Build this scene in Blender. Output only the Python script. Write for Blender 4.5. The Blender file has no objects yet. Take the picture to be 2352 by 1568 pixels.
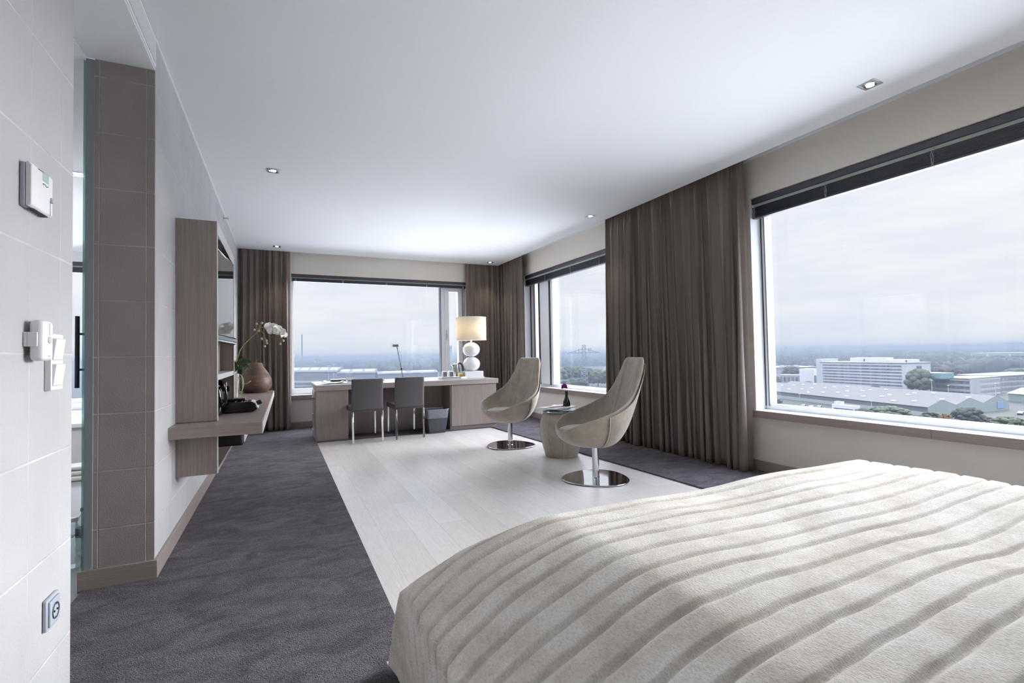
import bpy, bmesh, math, random
import numpy as np
from mathutils import Vector, Matrix, noise
random.seed(7); rng = np.random.default_rng(7)
C = bpy.context.scene.collection
SC = bpy.context.scene
PI = math.pi

# ------------------------------------------------------------------ camera
F_PX, H_CAM = 1116.19, 1.1287
YAW, PITCH, ROLL = 0.4436, 0.0269, -0.0181
def cam_axes():
    f = Vector((math.sin(YAW)*math.cos(PITCH), math.cos(YAW)*math.cos(PITCH), math.sin(PITCH)))
    r = Vector((math.cos(YAW), -math.sin(YAW), 0)); u = r.cross(f)
    return (math.cos(ROLL)*r + math.sin(ROLL)*u, -math.sin(ROLL)*r + math.cos(ROLL)*u, f)
CR, CU, CF = cam_axes()
cd = bpy.data.cameras.new('camera'); cd.sensor_width = 36.0; cd.lens = 36.0*F_PX/2352
cd.clip_start = .05; cd.clip_end = 20000
cam = bpy.data.objects.new('camera', cd); C.objects.link(cam)
M = Matrix((CR, CU, -CF)).transposed().to_4x4(); M.translation = (0, 0, H_CAM)
cam.matrix_world = M
SC.camera = cam

# ------------------------------------------------------------------ view + light
SC.view_settings.view_transform = 'Standard'; SC.view_settings.look = 'None'
SC.view_settings.gamma = 1; SC.view_settings.exposure = EXPOSURE = 0.6
SC.view_settings.use_curve_mapping = False
SC.cycles.max_bounces = 6; SC.cycles.diffuse_bounces = 3; SC.cycles.glossy_bounces = 3
SC.cycles.transmission_bounces = 4; SC.cycles.transparent_max_bounces = 12
SC.cycles.sample_clamp_indirect = 6; SC.cycles.caustics_reflective = False; SC.cycles.caustics_refractive = False

W = bpy.data.worlds.new('overcast_sky'); SC.world = W; W.use_nodes = True
def world():
    nt = W.node_tree; nt.nodes.clear(); N = nt.nodes.new; L = nt.links.new
    out = N('ShaderNodeOutputWorld'); bg = N('ShaderNodeBackground'); tc = N('ShaderNodeTexCoord')
    sep = N('ShaderNodeSeparateXYZ'); L(tc.outputs['Generated'], sep.inputs[0])
    # project on a cloud layer so that the clouds flatten towards the horizon
    mx = N('ShaderNodeMapping'); mx.inputs['Scale'].default_value = (2.2, 2.2, 11); L(tc.outputs['Generated'], mx.inputs[0])
    nz = N('ShaderNodeTexNoise'); nz.inputs['Scale'].default_value = 1.6; nz.inputs['Detail'].default_value = 7; nz.inputs['Roughness'].default_value = .58
    L(mx.outputs[0], nz.inputs[0])
    cr = N('ShaderNodeValToRGB'); e = cr.color_ramp.elements
    e[0].position = .36; e[0].color = (.80, .84, .95, 1); e[1].position = .62; e[1].color = (.95, .96, .99, 1)
    L(nz.outputs[0], cr.inputs[0])
    # the overcast sky grows brighter towards the zenith
    ramp = N('ShaderNodeValToRGB'); k = ramp.color_ramp.elements
    k[0].position = 0; k[0].color = (SKY_H,)*3 + (1,); k[1].position = .29; k[1].color = (SKY_H*1.03,)*3 + (1,)
    k2 = ramp.color_ramp.elements.new(.62); k2.color = (SKY_Z*.93, SKY_Z*.97, SKY_Z*1.06, 1)
    L(sep.outputs['Z'], ramp.inputs[0])
    mul = N('ShaderNodeMix'); mul.data_type = 'RGBA'; mul.blend_type = 'MULTIPLY'; mul.inputs[0].default_value = 1
    L(cr.outputs[0], mul.inputs[6]); L(ramp.outputs[0], mul.inputs[7])
    L(mul.outputs[2], bg.inputs[0]); L(bg.outputs[0], out.inputs[0])
SKY_H, SKY_Z = .66, 10.0
world()
def light(name, kind, loc, energy, color=(1, 1, 1), **kw):
    d = bpy.data.lights.new(name, kind); d.energy = energy; d.color = color
    for k, v in kw.items():
        if k not in ('rot', 'target'): setattr(d, k, v)
    o = bpy.data.objects.new(name, d); C.objects.link(o); o.location = loc
    if 'target' in kw: o.rotation_euler = (Vector(kw['target']) - Vector(loc)).to_track_quat('-Z', 'Y').to_euler()
    if 'rot' in kw: o.rotation_euler = kw['rot']
    return o
# veiled sun behind the cloud, beyond the right-hand windows
light('sun', 'SUN', (40, 5, 20), 11, (.96, .98, 1), angle=math.radians(48), target=(0, 1, 14))

# the next ceiling spot of the left-hand row, over the bed corner
light('ceiling_spot', 'SPOT', (-.05, 1.55, 2.80), 5, (1, .86, .70), spot_size=math.radians(90), spot_blend=1, shadow_soft_size=.25, target=(.3, 1.0, 0))

# ------------------------------------------------------------------ helpers
def lin(h):
    if isinstance(h, (tuple, list)): v = h
    else: v = [int(h[i:i+2], 16) for i in (0, 2, 4)]
    return tuple((c/255/12.92 if c/255 <= .04045 else ((c/255+.055)/1.055)**2.4) for c in v) + (1,)

class MB:
    def __init__(s): s.v = []; s.f = []
    def add(s, vs, fs):
        n = len(s.v); s.v += [tuple(v) for v in vs]; s.f += [tuple(i+n for i in f) for f in fs]; return s
    def box(s, x0, x1, y0, y1, z0, z1, rz=0, about=None):
        vs = [(x, y, z) for z in (z0, z1) for x, y in ((x0, y0), (x1, y0), (x1, y1), (x0, y1))]
        if rz:
            cx, cy = about or ((x0+x1)/2, (y0+y1)/2); c, q = math.cos(rz), math.sin(rz)
            vs = [(cx+(x-cx)*c-(y-cy)*q, cy+(x-cx)*q+(y-cy)*c, z) for x, y, z in vs]
        return s.add(vs, [(3, 2, 1, 0), (4, 5, 6, 7), (0, 1, 5, 4), (1, 2, 6, 5), (2, 3, 7, 6), (3, 0, 4, 7)])
    def hexa(s, b, t):      # bottom loop, top loop (counter-clockwise from above)
        n = len(b)
        return s.add(list(b)+list(t), [tuple(range(n-1, -1, -1)), tuple(range(n, 2*n))] + [(i, (i+1) % n, n+(i+1) % n, n+i) for i in range(n)])
    def prism(s, poly, a, b, axis='y'):
        n = len(poly)
        def P(p, t):
            return {'x': (t, p[0], p[1]), 'y': (p[0], t, p[1]), 'z': (p[0], p[1], t)}[axis]
        return s.add([P(p, a) for p in poly] + [P(p, b) for p in poly], [tuple(range(n-1, -1, -1)), tuple(range(n, 2*n))] + [(i, (i+1) % n, n+(i+1) % n, n+i) for i in range(n)])
    def lathe(s, prof, cx=0, cy=0, n=32, cap=True, sx=1, sy=1):
        vs = []; fs = []
        for r, z in prof:
            for k in range(n):
                t = 2*PI*k/n; vs.append((cx+r*sx*math.cos(t), cy+r*sy*math.sin(t), z))
        for i in range(len(prof)-1):
            for k in range(n):
                a, b = i*n+k, i*n+(k+1) % n; fs.append((a, b, b+n, a+n))
        if cap:
            fs.append(tuple(range(n-1, -1, -1))); m = (len(prof)-1)*n; fs.append(tuple(range(m, m+n)))
        return s.add(vs, fs)
    def tube(s, pts, r, n=8, closed=False):
        pts = [Vector(p) for p in pts]; vs = []; fs = []; m = len(pts)
        rr = r if isinstance(r, (list, tuple)) else [r]*m
        if 4 <= m <= 14 and not closed:        # round off hand-placed bends
            P, Rr = [], []
            for i in range(m-1):
                p0, p1, p2, p3 = pts[max(0, i-1)], pts[i], pts[i+1], pts[min(m-1, i+2)]
                for k in range(4):
                    q = k/4; P.append(.5*((2*p1)+(-p0+p2)*q+(2*p0-5*p1+4*p2-p3)*q*q+(-p0+3*p1-3*p2+p3)*q**3)); Rr.append(rr[i]*(1-q)+rr[i+1]*q)
            pts, rr = P+[pts[-1]], Rr+[rr[-1]]; m = len(pts)
        up = Vector((0, 0, 1)); last = None
        for i, p in enumerate(pts):
            if closed: d = pts[(i+1) % m]-pts[i-1]
            else: d = pts[min(i+1, m-1)]-pts[max(i-1, 0)]
            d.normalize()
            if last is None:
                a = d.cross(up)
                if a.length < 1e-3: a = d.cross(Vector((1, 0, 0)))
            else: a = last - d*last.dot(d)
            a.normalize(); last = a; b = d.cross(a)
            for k in range(n):
                t = 2*PI*k/n; vs.append(p + (a*math.cos(t)+b*math.sin(t))*rr[i])
        for i in range(m if closed else m-1):
            for k in range(n):
                j = (i+1) % m; fs.append((i*n+k, i*n+(k+1) % n, j*n+(k+1) % n, j*n+k))
        if not closed: fs += [tuple(range(n-1, -1, -1)), tuple(range((m-1)*n, m*n))]
        return s.add(vs, fs)
    def sphere(s, c, r, nu=24, nv=14, sx=1, sy=1, sz=1):
        vs = [(c[0], c[1], c[2]-r*sz)]; fs = []
        for j in range(1, nv):
            a = -PI/2+PI*j/nv
            for k in range(nu):
                t = 2*PI*k/nu; vs.append((c[0]+r*sx*math.cos(a)*math.cos(t), c[1]+r*sy*math.cos(a)*math.sin(t), c[2]+r*sz*math.sin(a)))
        vs.append((c[0], c[1], c[2]+r*sz)); T = len(vs)-1
        for k in range(nu):
            fs.append((0, 1+(k+1) % nu, 1+k)); b = 1+(nv-2)*nu; fs.append((T, b+k, b+(k+1) % nu))
        for j in range(nv-2):
            for k in range(nu):
                a, b = 1+j*nu+k, 1+j*nu+(k+1) % nu; fs.append((a, b, b+nu, a+nu))
        return s.add(vs, fs)
    def grid(s, fn, nu, nv, wrap=False):
        vs = [fn(i/nu, j/nv) for j in range(nv+1) for i in range(nu if wrap else nu+1)]
        w = nu if wrap else nu+1; fs = []
        for j in range(nv):
            for i in range(nu):
                a, b = j*w+i, j*w+(i+1) % w; fs.append((a, b, b+w, a+w))
        return s.add(vs, fs)
    def build(s, name, mat, parent=None, smooth=False, bevel=0, seg=2, solid=0, subsurf=0, auto=None):
        me = bpy.data.meshes.new(name); me.from_pydata(s.v, [], s.f); me.update()
        o = bpy.data.objects.new(name, me); C.objects.link(o)
        if mat: me.materials.append(mat)
        if smooth or bevel or auto:
            me.polygons.foreach_set('use_smooth', [True]*len(me.polygons))
        if auto or (bevel and not smooth):
            me.set_sharp_from_angle(angle=math.radians(auto or 35))
        if solid:
            m = o.modifiers.new('thickness', 'SOLIDIFY'); m.thickness = solid; m.offset = 0
        if bevel:
            m = o.modifiers.new('edges', 'BEVEL'); m.width = bevel; m.segments = seg; m.limit_method = 'ANGLE'; m.angle_limit = math.radians(40); m.harden_normals = False
        if subsurf:
            m = o.modifiers.new('smooth', 'SUBSURF'); m.levels = subsurf; m.render_levels = subsurf
        if parent: o.parent = parent
        return o

def tag(o, label=None, cat=None, group=None, kind=None):
    if label: o['label'] = label
    if cat: o['category'] = cat
    if group: o['group'] = group
    if kind: o['kind'] = kind
    return o
def thing(name, label, cat, loc=(0, 0, 0), rz=0, group=None):
    o = bpy.data.objects.new(name, None); C.objects.link(o); o.location = loc; o.rotation_euler = (0, 0, rz)
    o.empty_display_size = .1
    return tag(o, label, cat, group)
def struct(o): o['kind'] = 'structure'; return o
def dup(root, loc, rz, label, group=None):
    r = root.copy(); C.objects.link(r); r.location = loc; r.rotation_euler = (0, 0, rz); r['label'] = label
    if group: r['group'] = group
    for ch in list(root.children):
        c = ch.copy(); C.objects.link(c); c.parent = r
        for g in list(ch.children):
            d = g.copy(); C.objects.link(d); d.parent = c
    return r

# ------------------------------------------------------------------ materials
def mat(name, col, rough=.5, metal=0, spec=.5, noise_amt=0, noise_scale=8, bump=0, bump_scale=60, stretch=None, sheen=0, coord='Object', trans=0, coat=0, emit=None, col2=None, detail=4):
    m = bpy.data.materials.new(name); m.use_nodes = True; nt = m.node_tree; N = nt.nodes.new; L = nt.links.new
    b = nt.nodes['Principled BSDF']; c = lin(col) if not (isinstance(col, tuple) and len(col) == 4) else col
    b.inputs['Base Color'].default_value = c; b.inputs['Roughness'].default_value = rough; b.inputs['Metallic'].default_value = metal
    b.inputs['Specular IOR Level'].default_value = spec
    if sheen: b.inputs['Sheen Weight'].default_value = sheen; b.inputs['Sheen Roughness'].default_value = .4
    if trans: b.inputs['Transmission Weight'].default_value = trans
    if coat: b.inputs['Coat Weight'].default_value = coat
    if emit: b.inputs['Emission Color'].default_value = emit[0]; b.inputs['Emission Strength'].default_value = emit[1]
    if noise_amt or bump or col2:
        tc = N('ShaderNodeTexCoord'); mp = N('ShaderNodeMapping'); L(tc.outputs[coord], mp.inputs[0])
        if stretch: mp.inputs['Scale'].default_value = stretch
        if noise_amt or col2:
            n = N('ShaderNodeTexNoise'); n.inputs['Scale'].default_value = noise_scale; n.inputs['Detail'].default_value = detail; n.inputs['Roughness'].default_value = .6
            L(mp.outputs[0], n.inputs[0])
            r = N('ShaderNodeValToRGB'); r.color_ramp.elements[0].position = .3; r.color_ramp.elements[1].position = .7
            c2 = lin(col2) if col2 else tuple(min(1, x*(1+noise_amt)) for x in c[:3])+(1,)
            c1 = c if col2 else tuple(x*(1-noise_amt) for x in c[:3])+(1,)
            r.color_ramp.elements[0].color = c1; r.color_ramp.elements[1].color = c2
            L(n.outputs[0], r.inputs[0]); L(r.outputs[0], b.inputs['Base Color'])
        if bump:
            n2 = N('ShaderNodeTexNoise'); n2.inputs['Scale'].default_value = bump_scale; n2.inputs['Detail'].default_value = 3; L(mp.outputs[0], n2.inputs[0])
            bp = N('ShaderNodeBump'); bp.inputs['Strength'].default_value = bump; bp.inputs['Distance'].default_value = .01
            L(n2.outputs[0], bp.inputs['Height']); L(bp.outputs[0], b.inputs['Normal'])
    return m

def veneer(name, c1, c2, axis='z', rough=.3, spec=.5):
    st = {'x': (1.2, 60, 60), 'y': (60, 1.2, 60), 'z': (60, 60, 1.2)}[axis]
    m = mat(name, c1, rough, 0, spec, col2=c2, noise_scale=3, stretch=st, bump=.12, bump_scale=5, detail=5)
    return m

def glass_mat(name='window_glass', tint=(.98, .99, .99)):
    m = bpy.data.materials.new(name); m.use_nodes = True; nt = m.node_tree; nt.nodes.clear(); N = nt.nodes.new; L = nt.links.new
    out = N('ShaderNodeOutputMaterial'); mix = N('ShaderNodeMixShader'); tr = N('ShaderNodeBsdfTransparent'); gl = N('ShaderNodeBsdfGlossy'); lw = N('ShaderNodeLayerWeight')
    lw.inputs[0].default_value = .5; p5 = N('ShaderNodeMath'); p5.operation = 'POWER'; p5.inputs[1].default_value = 5; ma = N('ShaderNodeMath'); ma.operation = 'MULTIPLY_ADD'; ma.inputs[1].default_value = .5; ma.inputs[2].default_value = .025
    tr.inputs[0].default_value = tint + (1,); gl.inputs['Roughness'].default_value = .0
    L(lw.outputs['Facing'], p5.inputs[0]); L(p5.outputs[0], ma.inputs[0]); L(ma.outputs[0], mix.inputs[0]); L(tr.outputs[0], mix.inputs[1]); L(gl.outputs[0], mix.inputs[2]); L(mix.outputs[0], out.inputs[0])
    return m

def tile_leather(name='wall_leather_tiles', TILE_C1='aeadaf', TILE_C2='bab8ba', seam_col='e2ded8'):
    m = bpy.data.materials.new(name); m.use_nodes = True; nt = m.node_tree; N = nt.nodes.new; L = nt.links.new
    b = nt.nodes['Principled BSDF']; b.inputs['Roughness'].default_value = .5; b.inputs['Specular IOR Level'].default_value = .45
    tc = N('ShaderNodeTexCoord'); sep = N('ShaderNodeSeparateXYZ'); L(tc.outputs['Object'], sep.inputs[0])
    def math_(op, a, bb=None, c=None):
        n = N('ShaderNodeMath'); n.operation = op
        for i, v in enumerate((a, bb, c)):
            if v is None: continue
            if isinstance(v, (int, float)): n.inputs[i].default_value = v
            else: L(v, n.inputs[i])
        return n.outputs[0]
    hx = math_('ADD', sep.outputs['X'], sep.outputs['Y'])        # runs along either wall direction
    def seam(v, off, pitch, w):
        t = math_('FRACT', math_('DIVIDE', math_('SUBTRACT', v, off), pitch))
        d = math_('MULTIPLY', math_('MINIMUM', t, math_('SUBTRACT', 1, t)), pitch)
        return math_('SUBTRACT', 1, math_('MINIMUM', 1, math_('DIVIDE', d, w)))
    s1 = seam(sep.outputs['Z'], .296, .2861, .0045); s2 = seam(hx, TILE_OFF, TILE_W, .003)
    s = math_('MAXIMUM', s1, s2)
    fade = N('ShaderNodeTexNoise'); fade.inputs['Scale'].default_value = 7; L(tc.outputs['Object'], fade.inputs[0])
    fr = N('ShaderNodeValToRGB'); fr.color_ramp.elements[0].position = .36; fr.color_ramp.elements[1].position = .62; L(fade.outputs[0], fr.inputs[0])
    sf = math_('MULTIPLY', s, math_('ADD', math_('MULTIPLY', fr.outputs[0], .62), .10))
    big = N('ShaderNodeTexNoise'); big.inputs['Scale'].default_value = 2.6; big.inputs['Detail'].default_value = 5; L(tc.outputs['Object'], big.inputs[0])
    r = N('ShaderNodeValToRGB'); r.color_ramp.elements[0].position = .3; r.color_ramp.elements[1].position = .7
    r.color_ramp.elements[0].color = lin(TILE_C1); r.color_ramp.elements[1].color = lin(TILE_C2); L(big.outputs[0], r.inputs[0])
    mx = N('ShaderNodeMix'); mx.data_type = 'RGBA'; L(sf, mx.inputs[0]); L(r.outputs[0], mx.inputs[6]); mx.inputs[7].default_value = lin(seam_col)
    L(mx.outputs[2], b.inputs['Base Color'])
    gr = N('ShaderNodeTexNoise'); gr.inputs['Scale'].default_value = 150; gr.inputs['Detail'].default_value = 2; L(tc.outputs['Object'], gr.inputs[0])
    hgt = math_('SUBTRACT', math_('MULTIPLY', gr.outputs[0], .35), math_('MULTIPLY', s, .5))
    bp = N('ShaderNodeBump'); bp.inputs['Strength'].default_value = .5; bp.inputs['Distance'].default_value = .007; L(hgt, bp.inputs['Height']); L(bp.outputs[0], b.inputs['Normal'])
    return m
TILE_W, TILE_OFF = .195, -.599+1.70

def planks():
    m = bpy.data.materials.new('whitewashed_oak_planks'); m.use_nodes = True; nt = m.node_tree; N = nt.nodes.new; L = nt.links.new
    b = nt.nodes['Principled BSDF']; b.inputs['Roughness'].default_value = .27; b.inputs['Specular IOR Level'].default_value = .5
    tc = N('ShaderNodeTexCoord'); mp = N('ShaderNodeMapping'); mp.inputs['Rotation'].default_value = (0, 0, PI/2); L(tc.outputs['Object'], mp.inputs[0])
    br = N('ShaderNodeTexBrick'); br.inputs['Scale'].default_value = 1; br.inputs['Brick Width'].default_value = 1.6; br.inputs['Row Height'].default_value = .19
    br.inputs['Mortar Size'].default_value = .0012; br.inputs['Color1'].default_value = lin('d2cbc5'); br.inputs['Color2'].default_value = lin('dcd7d3'); br.inputs['Mortar'].default_value = lin('bdb8b5'); br.offset = .37
    L(mp.outputs[0], br.inputs[0])
    mp2 = N('ShaderNodeMapping'); mp2.inputs['Scale'].default_value = (34, 2.2, 10); L(tc.outputs['Object'], mp2.inputs[0])
    wv = N('ShaderNodeTexNoise'); wv.inputs['Scale'].default_value = 1.6; wv.inputs['Detail'].default_value = 6; wv.inputs['Distortion'].default_value = 2.2; L(mp2.outputs[0], wv.inputs[0])
    r = N('ShaderNodeValToRGB'); r.color_ramp.elements[0].position = .35; r.color_ramp.elements[0].color = (.92, .91, .90, 1); r.color_ramp.elements[1].position = .6; r.color_ramp.elements[1].color = (1, 1, 1, 1); L(wv.outputs[0], r.inputs[0])
    mu = N('ShaderNodeMix'); mu.data_type = 'RGBA'; mu.blend_type = 'MULTIPLY'; mu.inputs[0].default_value = 1; L(br.outputs[0], mu.inputs[6]); L(r.outputs[0], mu.inputs[7]); L(mu.outputs[2], b.inputs['Base Color'])
    bp = N('ShaderNodeBump'); bp.inputs['Strength'].default_value = .15; bp.inputs['Distance'].default_value = .004; L(wv.outputs[0], bp.inputs['Height']); L(bp.outputs[0], b.inputs['Normal'])
    return m

def carpet_mat():
    m = bpy.data.materials.new('carpet_pile'); m.use_nodes = True; nt = m.node_tree; N = nt.nodes.new; L = nt.links.new
    b = nt.nodes['Principled BSDF']; b.inputs['Roughness'].default_value = .9; b.inputs['Specular IOR Level'].default_value = .1
    b.inputs['Sheen Weight'].default_value = .12; b.inputs['Sheen Roughness'].default_value = .45
    tc = N('ShaderNodeTexCoord')
    def noise_(sc, det, rough=.6, st=None, dist=0):
        n = N('ShaderNodeTexNoise'); n.inputs['Scale'].default_value = sc; n.inputs['Detail'].default_value = det; n.inputs['Roughness'].default_value = rough; n.inputs['Distortion'].default_value = dist
        if st: mp = N('ShaderNodeMapping'); mp.inputs['Scale'].default_value = st; L(tc.outputs['Object'], mp.inputs[0]); L(mp.outputs[0], n.inputs[0])
        else: L(tc.outputs['Object'], n.inputs[0])
        return n.outputs[0]
    tuft = N('ShaderNodeTexVoronoi'); tuft.inputs['Scale'].default_value = 210; L(tc.outputs['Object'], tuft.inputs[0])
    fine = noise_(330, 2); patch = noise_(4.5, 7, .62, (1, 1.9, 1), .9)
    r1 = N('ShaderNodeValToRGB'); r1.color_ramp.elements[0].position = .30; r1.color_ramp.elements[0].color = lin('2a262a'); r1.color_ramp.elements[1].position = .70; r1.color_ramp.elements[1].color = lin('817b81'); L(fine, r1.inputs[0])
    r2 = N('ShaderNodeValToRGB'); r2.color_ramp.elements[0].position = .36; r2.color_ramp.elements[0].color = (.60, .59, .60, 1); r2.color_ramp.elements[1].position = .66; r2.color_ramp.elements[1].color = (1.28, 1.26, 1.30, 1); L(patch, r2.inputs[0])
    mu = N('ShaderNodeMix'); mu.data_type = 'RGBA'; mu.blend_type = 'MULTIPLY'; mu.inputs[0].default_value = 1; L(r1.outputs[0], mu.inputs[6]); L(r2.outputs[0], mu.inputs[7]); L(mu.outputs[2], b.inputs['Base Color'])
    h = N('ShaderNodeMath'); h.operation = 'MULTIPLY_ADD'; h.inputs[1].default_value = -1.2; L(tuft.outputs['Distance'], h.inputs[0]); L(fine, h.inputs[2])
    h2 = N('ShaderNodeMath'); h2.operation = 'MULTIPLY_ADD'; h2.inputs[1].default_value = 2.5; L(patch, h2.inputs[0]); L(h.outputs[0], h2.inputs[2])
    bp = N('ShaderNodeBump'); bp.inputs['Strength'].default_value = .8; bp.inputs['Distance'].default_value = .006; L(h2.outputs[0], bp.inputs['Height']); L(bp.outputs[0], b.inputs['Normal'])
    return m

MT = dict(
    tile=tile_leather(), shadetile=tile_leather('shaded_leather_tiles', '958a87', 'a19693', 'cdc6c0'), planks=planks(), carpet=carpet_mat(), glass=glass_mat(),  # second tile: same leather, the pier's shade put into darker colours
    ceiling=mat('ceiling_plaster', 'e6e7e8', .9, spec=.2, noise_amt=.012, noise_scale=180, bump=.05, bump_scale=300),
    paint=mat('beige_wall_paint', 'dbd4cb', .85, spec=.25, noise_amt=.02, noise_scale=120, bump=.06, bump_scale=260),
    white=mat('white_lacquer', 'ececec', .35, noise_amt=.01, noise_scale=30), whiteplastic=mat('white_plastic', 'e4e2e4', .35, noise_amt=.012, noise_scale=40),
    greyplastic=mat('grey_plastic', 'a9adb8', .35, noise_amt=.015, noise_scale=40),
    frame=mat('window_frame_white', 'e6e8ea', .4, noise_amt=.01, noise_scale=20), seal=mat('dark_window_seal', '3a3f46', .5, noise_amt=.05),
    grey=mat('grey_painted_metal', '8a9092', .45, noise_amt=.02),
    blind=mat('dark_blue_grey_blind', '3a3a44', .35, spec=.6, noise_amt=.03, noise_scale=20), cord=mat('pale_blind_cord', 'a9adb2', .6, noise_amt=.03),
    rail=mat('pale_green_strip', 'b4bfb2', .4, noise_amt=.02),
    veneer=veneer('grey_oak_veneer_upright', '8a7d78', 'a2958f', 'z'), veneerx=veneer('grey_oak_veneer_across', '8a7d78', 'a2958f', 'x'), veneery=veneer('grey_oak_veneer_deep', '8a7d78', 'a2958f', 'y'),
    vtop=veneer('pale_oak_desk_top', '9b8f8a', 'aca19b', 'x', .35, .5), edge=mat('pale_trim_lit_veneer', 'c9c6c4', .3, noise_amt=.02),  # pale trim; on veneer edges the window light is put into the colour
    curtain=mat('brown_silk_curtain', '72665e', .45, spec=.35, noise_amt=.07, noise_scale=2, sheen=.25, bump=.1, bump_scale=40, stretch=(30, 30, 1)),
    hide=mat('beige_hide', 'a69b8c', .65, spec=.25, noise_amt=.16, noise_scale=9, sheen=.8, bump=.3, bump_scale=180),
    piping=mat('beige_piping', 'bdb6a8', .5, noise_amt=.05), cushion=mat('pale_suede_cushion', 'a69d90', .75, noise_amt=.06, sheen=.4, bump=.1),
    chrome=mat('polished_chrome', 'd6d8dc', .06, metal=1, noise_amt=.01), steel=mat('brushed_steel', 'c8c9cb', .22, metal=1, noise_amt=.03),
    darkleather=mat('charcoal_leather', '565457', .5, spec=.4, noise_amt=.06, noise_scale=30, bump=.12, bump_scale=220),
    black=mat('gloss_black_plastic', '0c0c0e', .12, spec=.6, noise_amt=.05), matblack=mat('matt_black', '17171a', .5, noise_amt=.06),
    screen=mat('tv_screen_glass', '07080c', .05, spec=.8, noise_amt=.05), bin=mat('smoky_bin_plastic', '4a4d53', .35, spec=.5, noise_amt=.08, noise_scale=18),
    liner=mat('clear_bin_liner', '83878f', .25, noise_amt=.1, noise_scale=22, bump=.3, bump_scale=30),
    pearwood=mat('turned_mango_wood', '46322a', .5, col2='745a4d', noise_scale=5, stretch=(1, 1, 7), bump=.1, bump_scale=30),
    leaf=mat('orchid_leaf_green', '3c5230', .4, noise_amt=.2, noise_scale=12), stem=mat('pale_green_stem', '8d9a68', .5, noise_amt=.1, noise_scale=20),
    petal=mat('white_petal', 'f2f1ea', .6, noise_amt=.02, noise_scale=30), bud=mat('green_bud', 'b9bd93', .5, noise_amt=.1), pinkpetal=mat('magenta_petal', 'a8349e', .6, noise_amt=.2, noise_scale=60),
    paper=mat('white_paper', 'ecebec', .7, noise_amt=.015, noise_scale=12), print_=mat('grey_print', '8b8d94', .7, noise_amt=.2, noise_scale=60), pinkprint=mat('pale_red_print', 'd4b4bb', .7, noise_amt=.1, noise_scale=40),
    yellow=mat('yellow_card', 'd8cf8c', .6, noise_amt=.06, noise_scale=40), orangeprint=mat('orange_print', 'c98a55', .6, noise_amt=.1),
    pattern=mat('dark_sachet_print', '3a3338', .5, col2='8d8a92', noise_scale=90),
    porcelain=mat('white_porcelain', 'f2f2f2', .2, noise_amt=.006), tilefloor=mat('grey_floor_tile', '8b8c8e', .4, noise_amt=.05, noise_scale=6, bump=.03),
    lcd=mat('lcd_green_grey', '9fb0ae', .2, noise_amt=.03), redcap=mat('red_bottle_cap', '7b3434', .4, noise_amt=.05), blueprint=mat('navy_print', '2c3550', .5, noise_amt=.05),
    shade=mat('cream_lamp_shade', 'f6efdf', .8, noise_amt=.02, noise_scale=90), green_glass=mat('green_glass_edge', '9fd0c6', .08, noise_amt=.03, trans=.7),
)
def shade_mat():
    m = MT['shade']; nt = m.node_tree; N = nt.nodes.new; L = nt.links.new; b = nt.nodes['Principled BSDF']
    out = nt.nodes['Material Output']; tl = N('ShaderNodeBsdfTranslucent'); tl.inputs[0].default_value = lin('f6ecd6'); mx = N('ShaderNodeMixShader'); mx.inputs[0].default_value = .45
    L(b.outputs[0], mx.inputs[1]); L(tl.outputs[0], mx.inputs[2]); L(mx.outputs[0], out.inputs[0])
shade_mat()
def clear_bottle():
    m = bpy.data.materials.new('clear_bottle_glass'); m.use_nodes = True; nt = m.node_tree; nt.nodes.clear(); N = nt.nodes.new; L = nt.links.new
    out = N('ShaderNodeOutputMaterial'); mix = N('ShaderNodeMixShader'); tr = N('ShaderNodeBsdfTransparent'); gl = N('ShaderNodeBsdfGlossy'); lw = N('ShaderNodeLayerWeight')
    tr.inputs[0].default_value = (.86, .92, .93, 1); gl.inputs['Roughness'].default_value = .03; lw.inputs[0].default_value = .45
    L(lw.outputs['Facing'], mix.inputs[0]); L(tr.outputs[0], mix.inputs[1]); L(gl.outputs[0], mix.inputs[2]); L(mix.outputs[0], out.inputs[0]); return m
MT['bottle'] = clear_bottle()
def emitter(name, col, s):
    m = bpy.data.materials.new(name); m.use_nodes = True; nt = m.node_tree; nt.nodes.clear(); e = nt.nodes.new('ShaderNodeEmission'); o = nt.nodes.new('ShaderNodeOutputMaterial')
    e.inputs[0].default_value = col; e.inputs[1].default_value = s; nt.links.new(e.outputs[0], o.inputs[0]); m.cycles.emission_sampling = 'NONE'; return m
MT['bulb'] = emitter('lit_halogen', (1, .93, .8, 1), 6)
# ------------------------------------------------------------------ room shell
XL, XR, XE, YB, YE, H, YR = -.599, 4.03, 3.778, 8.62, 8.528, 2.842, -3.2
WOOD = [(.46, YR), (3.35, YR), (2.946, 7.0), (.42, 7.0)]
struct(MB().prism(WOOD, -.06, 0, 'z').build('floor', MT['planks']))
cp = MB(); zt = .014
def slab(poly): cp.prism(poly, -.05, zt, 'z')
slab([(XL, YR), (.46, YR), (.42, 7.0), (XL, 7.0)])
slab([(-.885, 1.989), (XL, 1.989), (XL, 3.1), (-.885, 3.1)])
slab([(XL, 7.0), (XR, 7.0), (XR, YB), (XL, YB)])
slab([(3.35, YR), (XR, YR), (XR, 7.0), (2.946, 7.0)])
carpet = tag(cp.build('carpet', MT['carpet']), 'dark grey-brown deep pile carpet bordering the pale wooden floor', 'carpet')
struct(MB().box(-3.2, -.885, 1.5, YB, -.06, .004).build('floor', MT['tilefloor']))
ce = MB(); ce.box(-.75, XE, YR, YE, H, 3.06).box(-.75, 4.33, YR, 8.95, 2.985, 3.1)
struct(ce.build('ceiling', MT['ceiling']))
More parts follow.
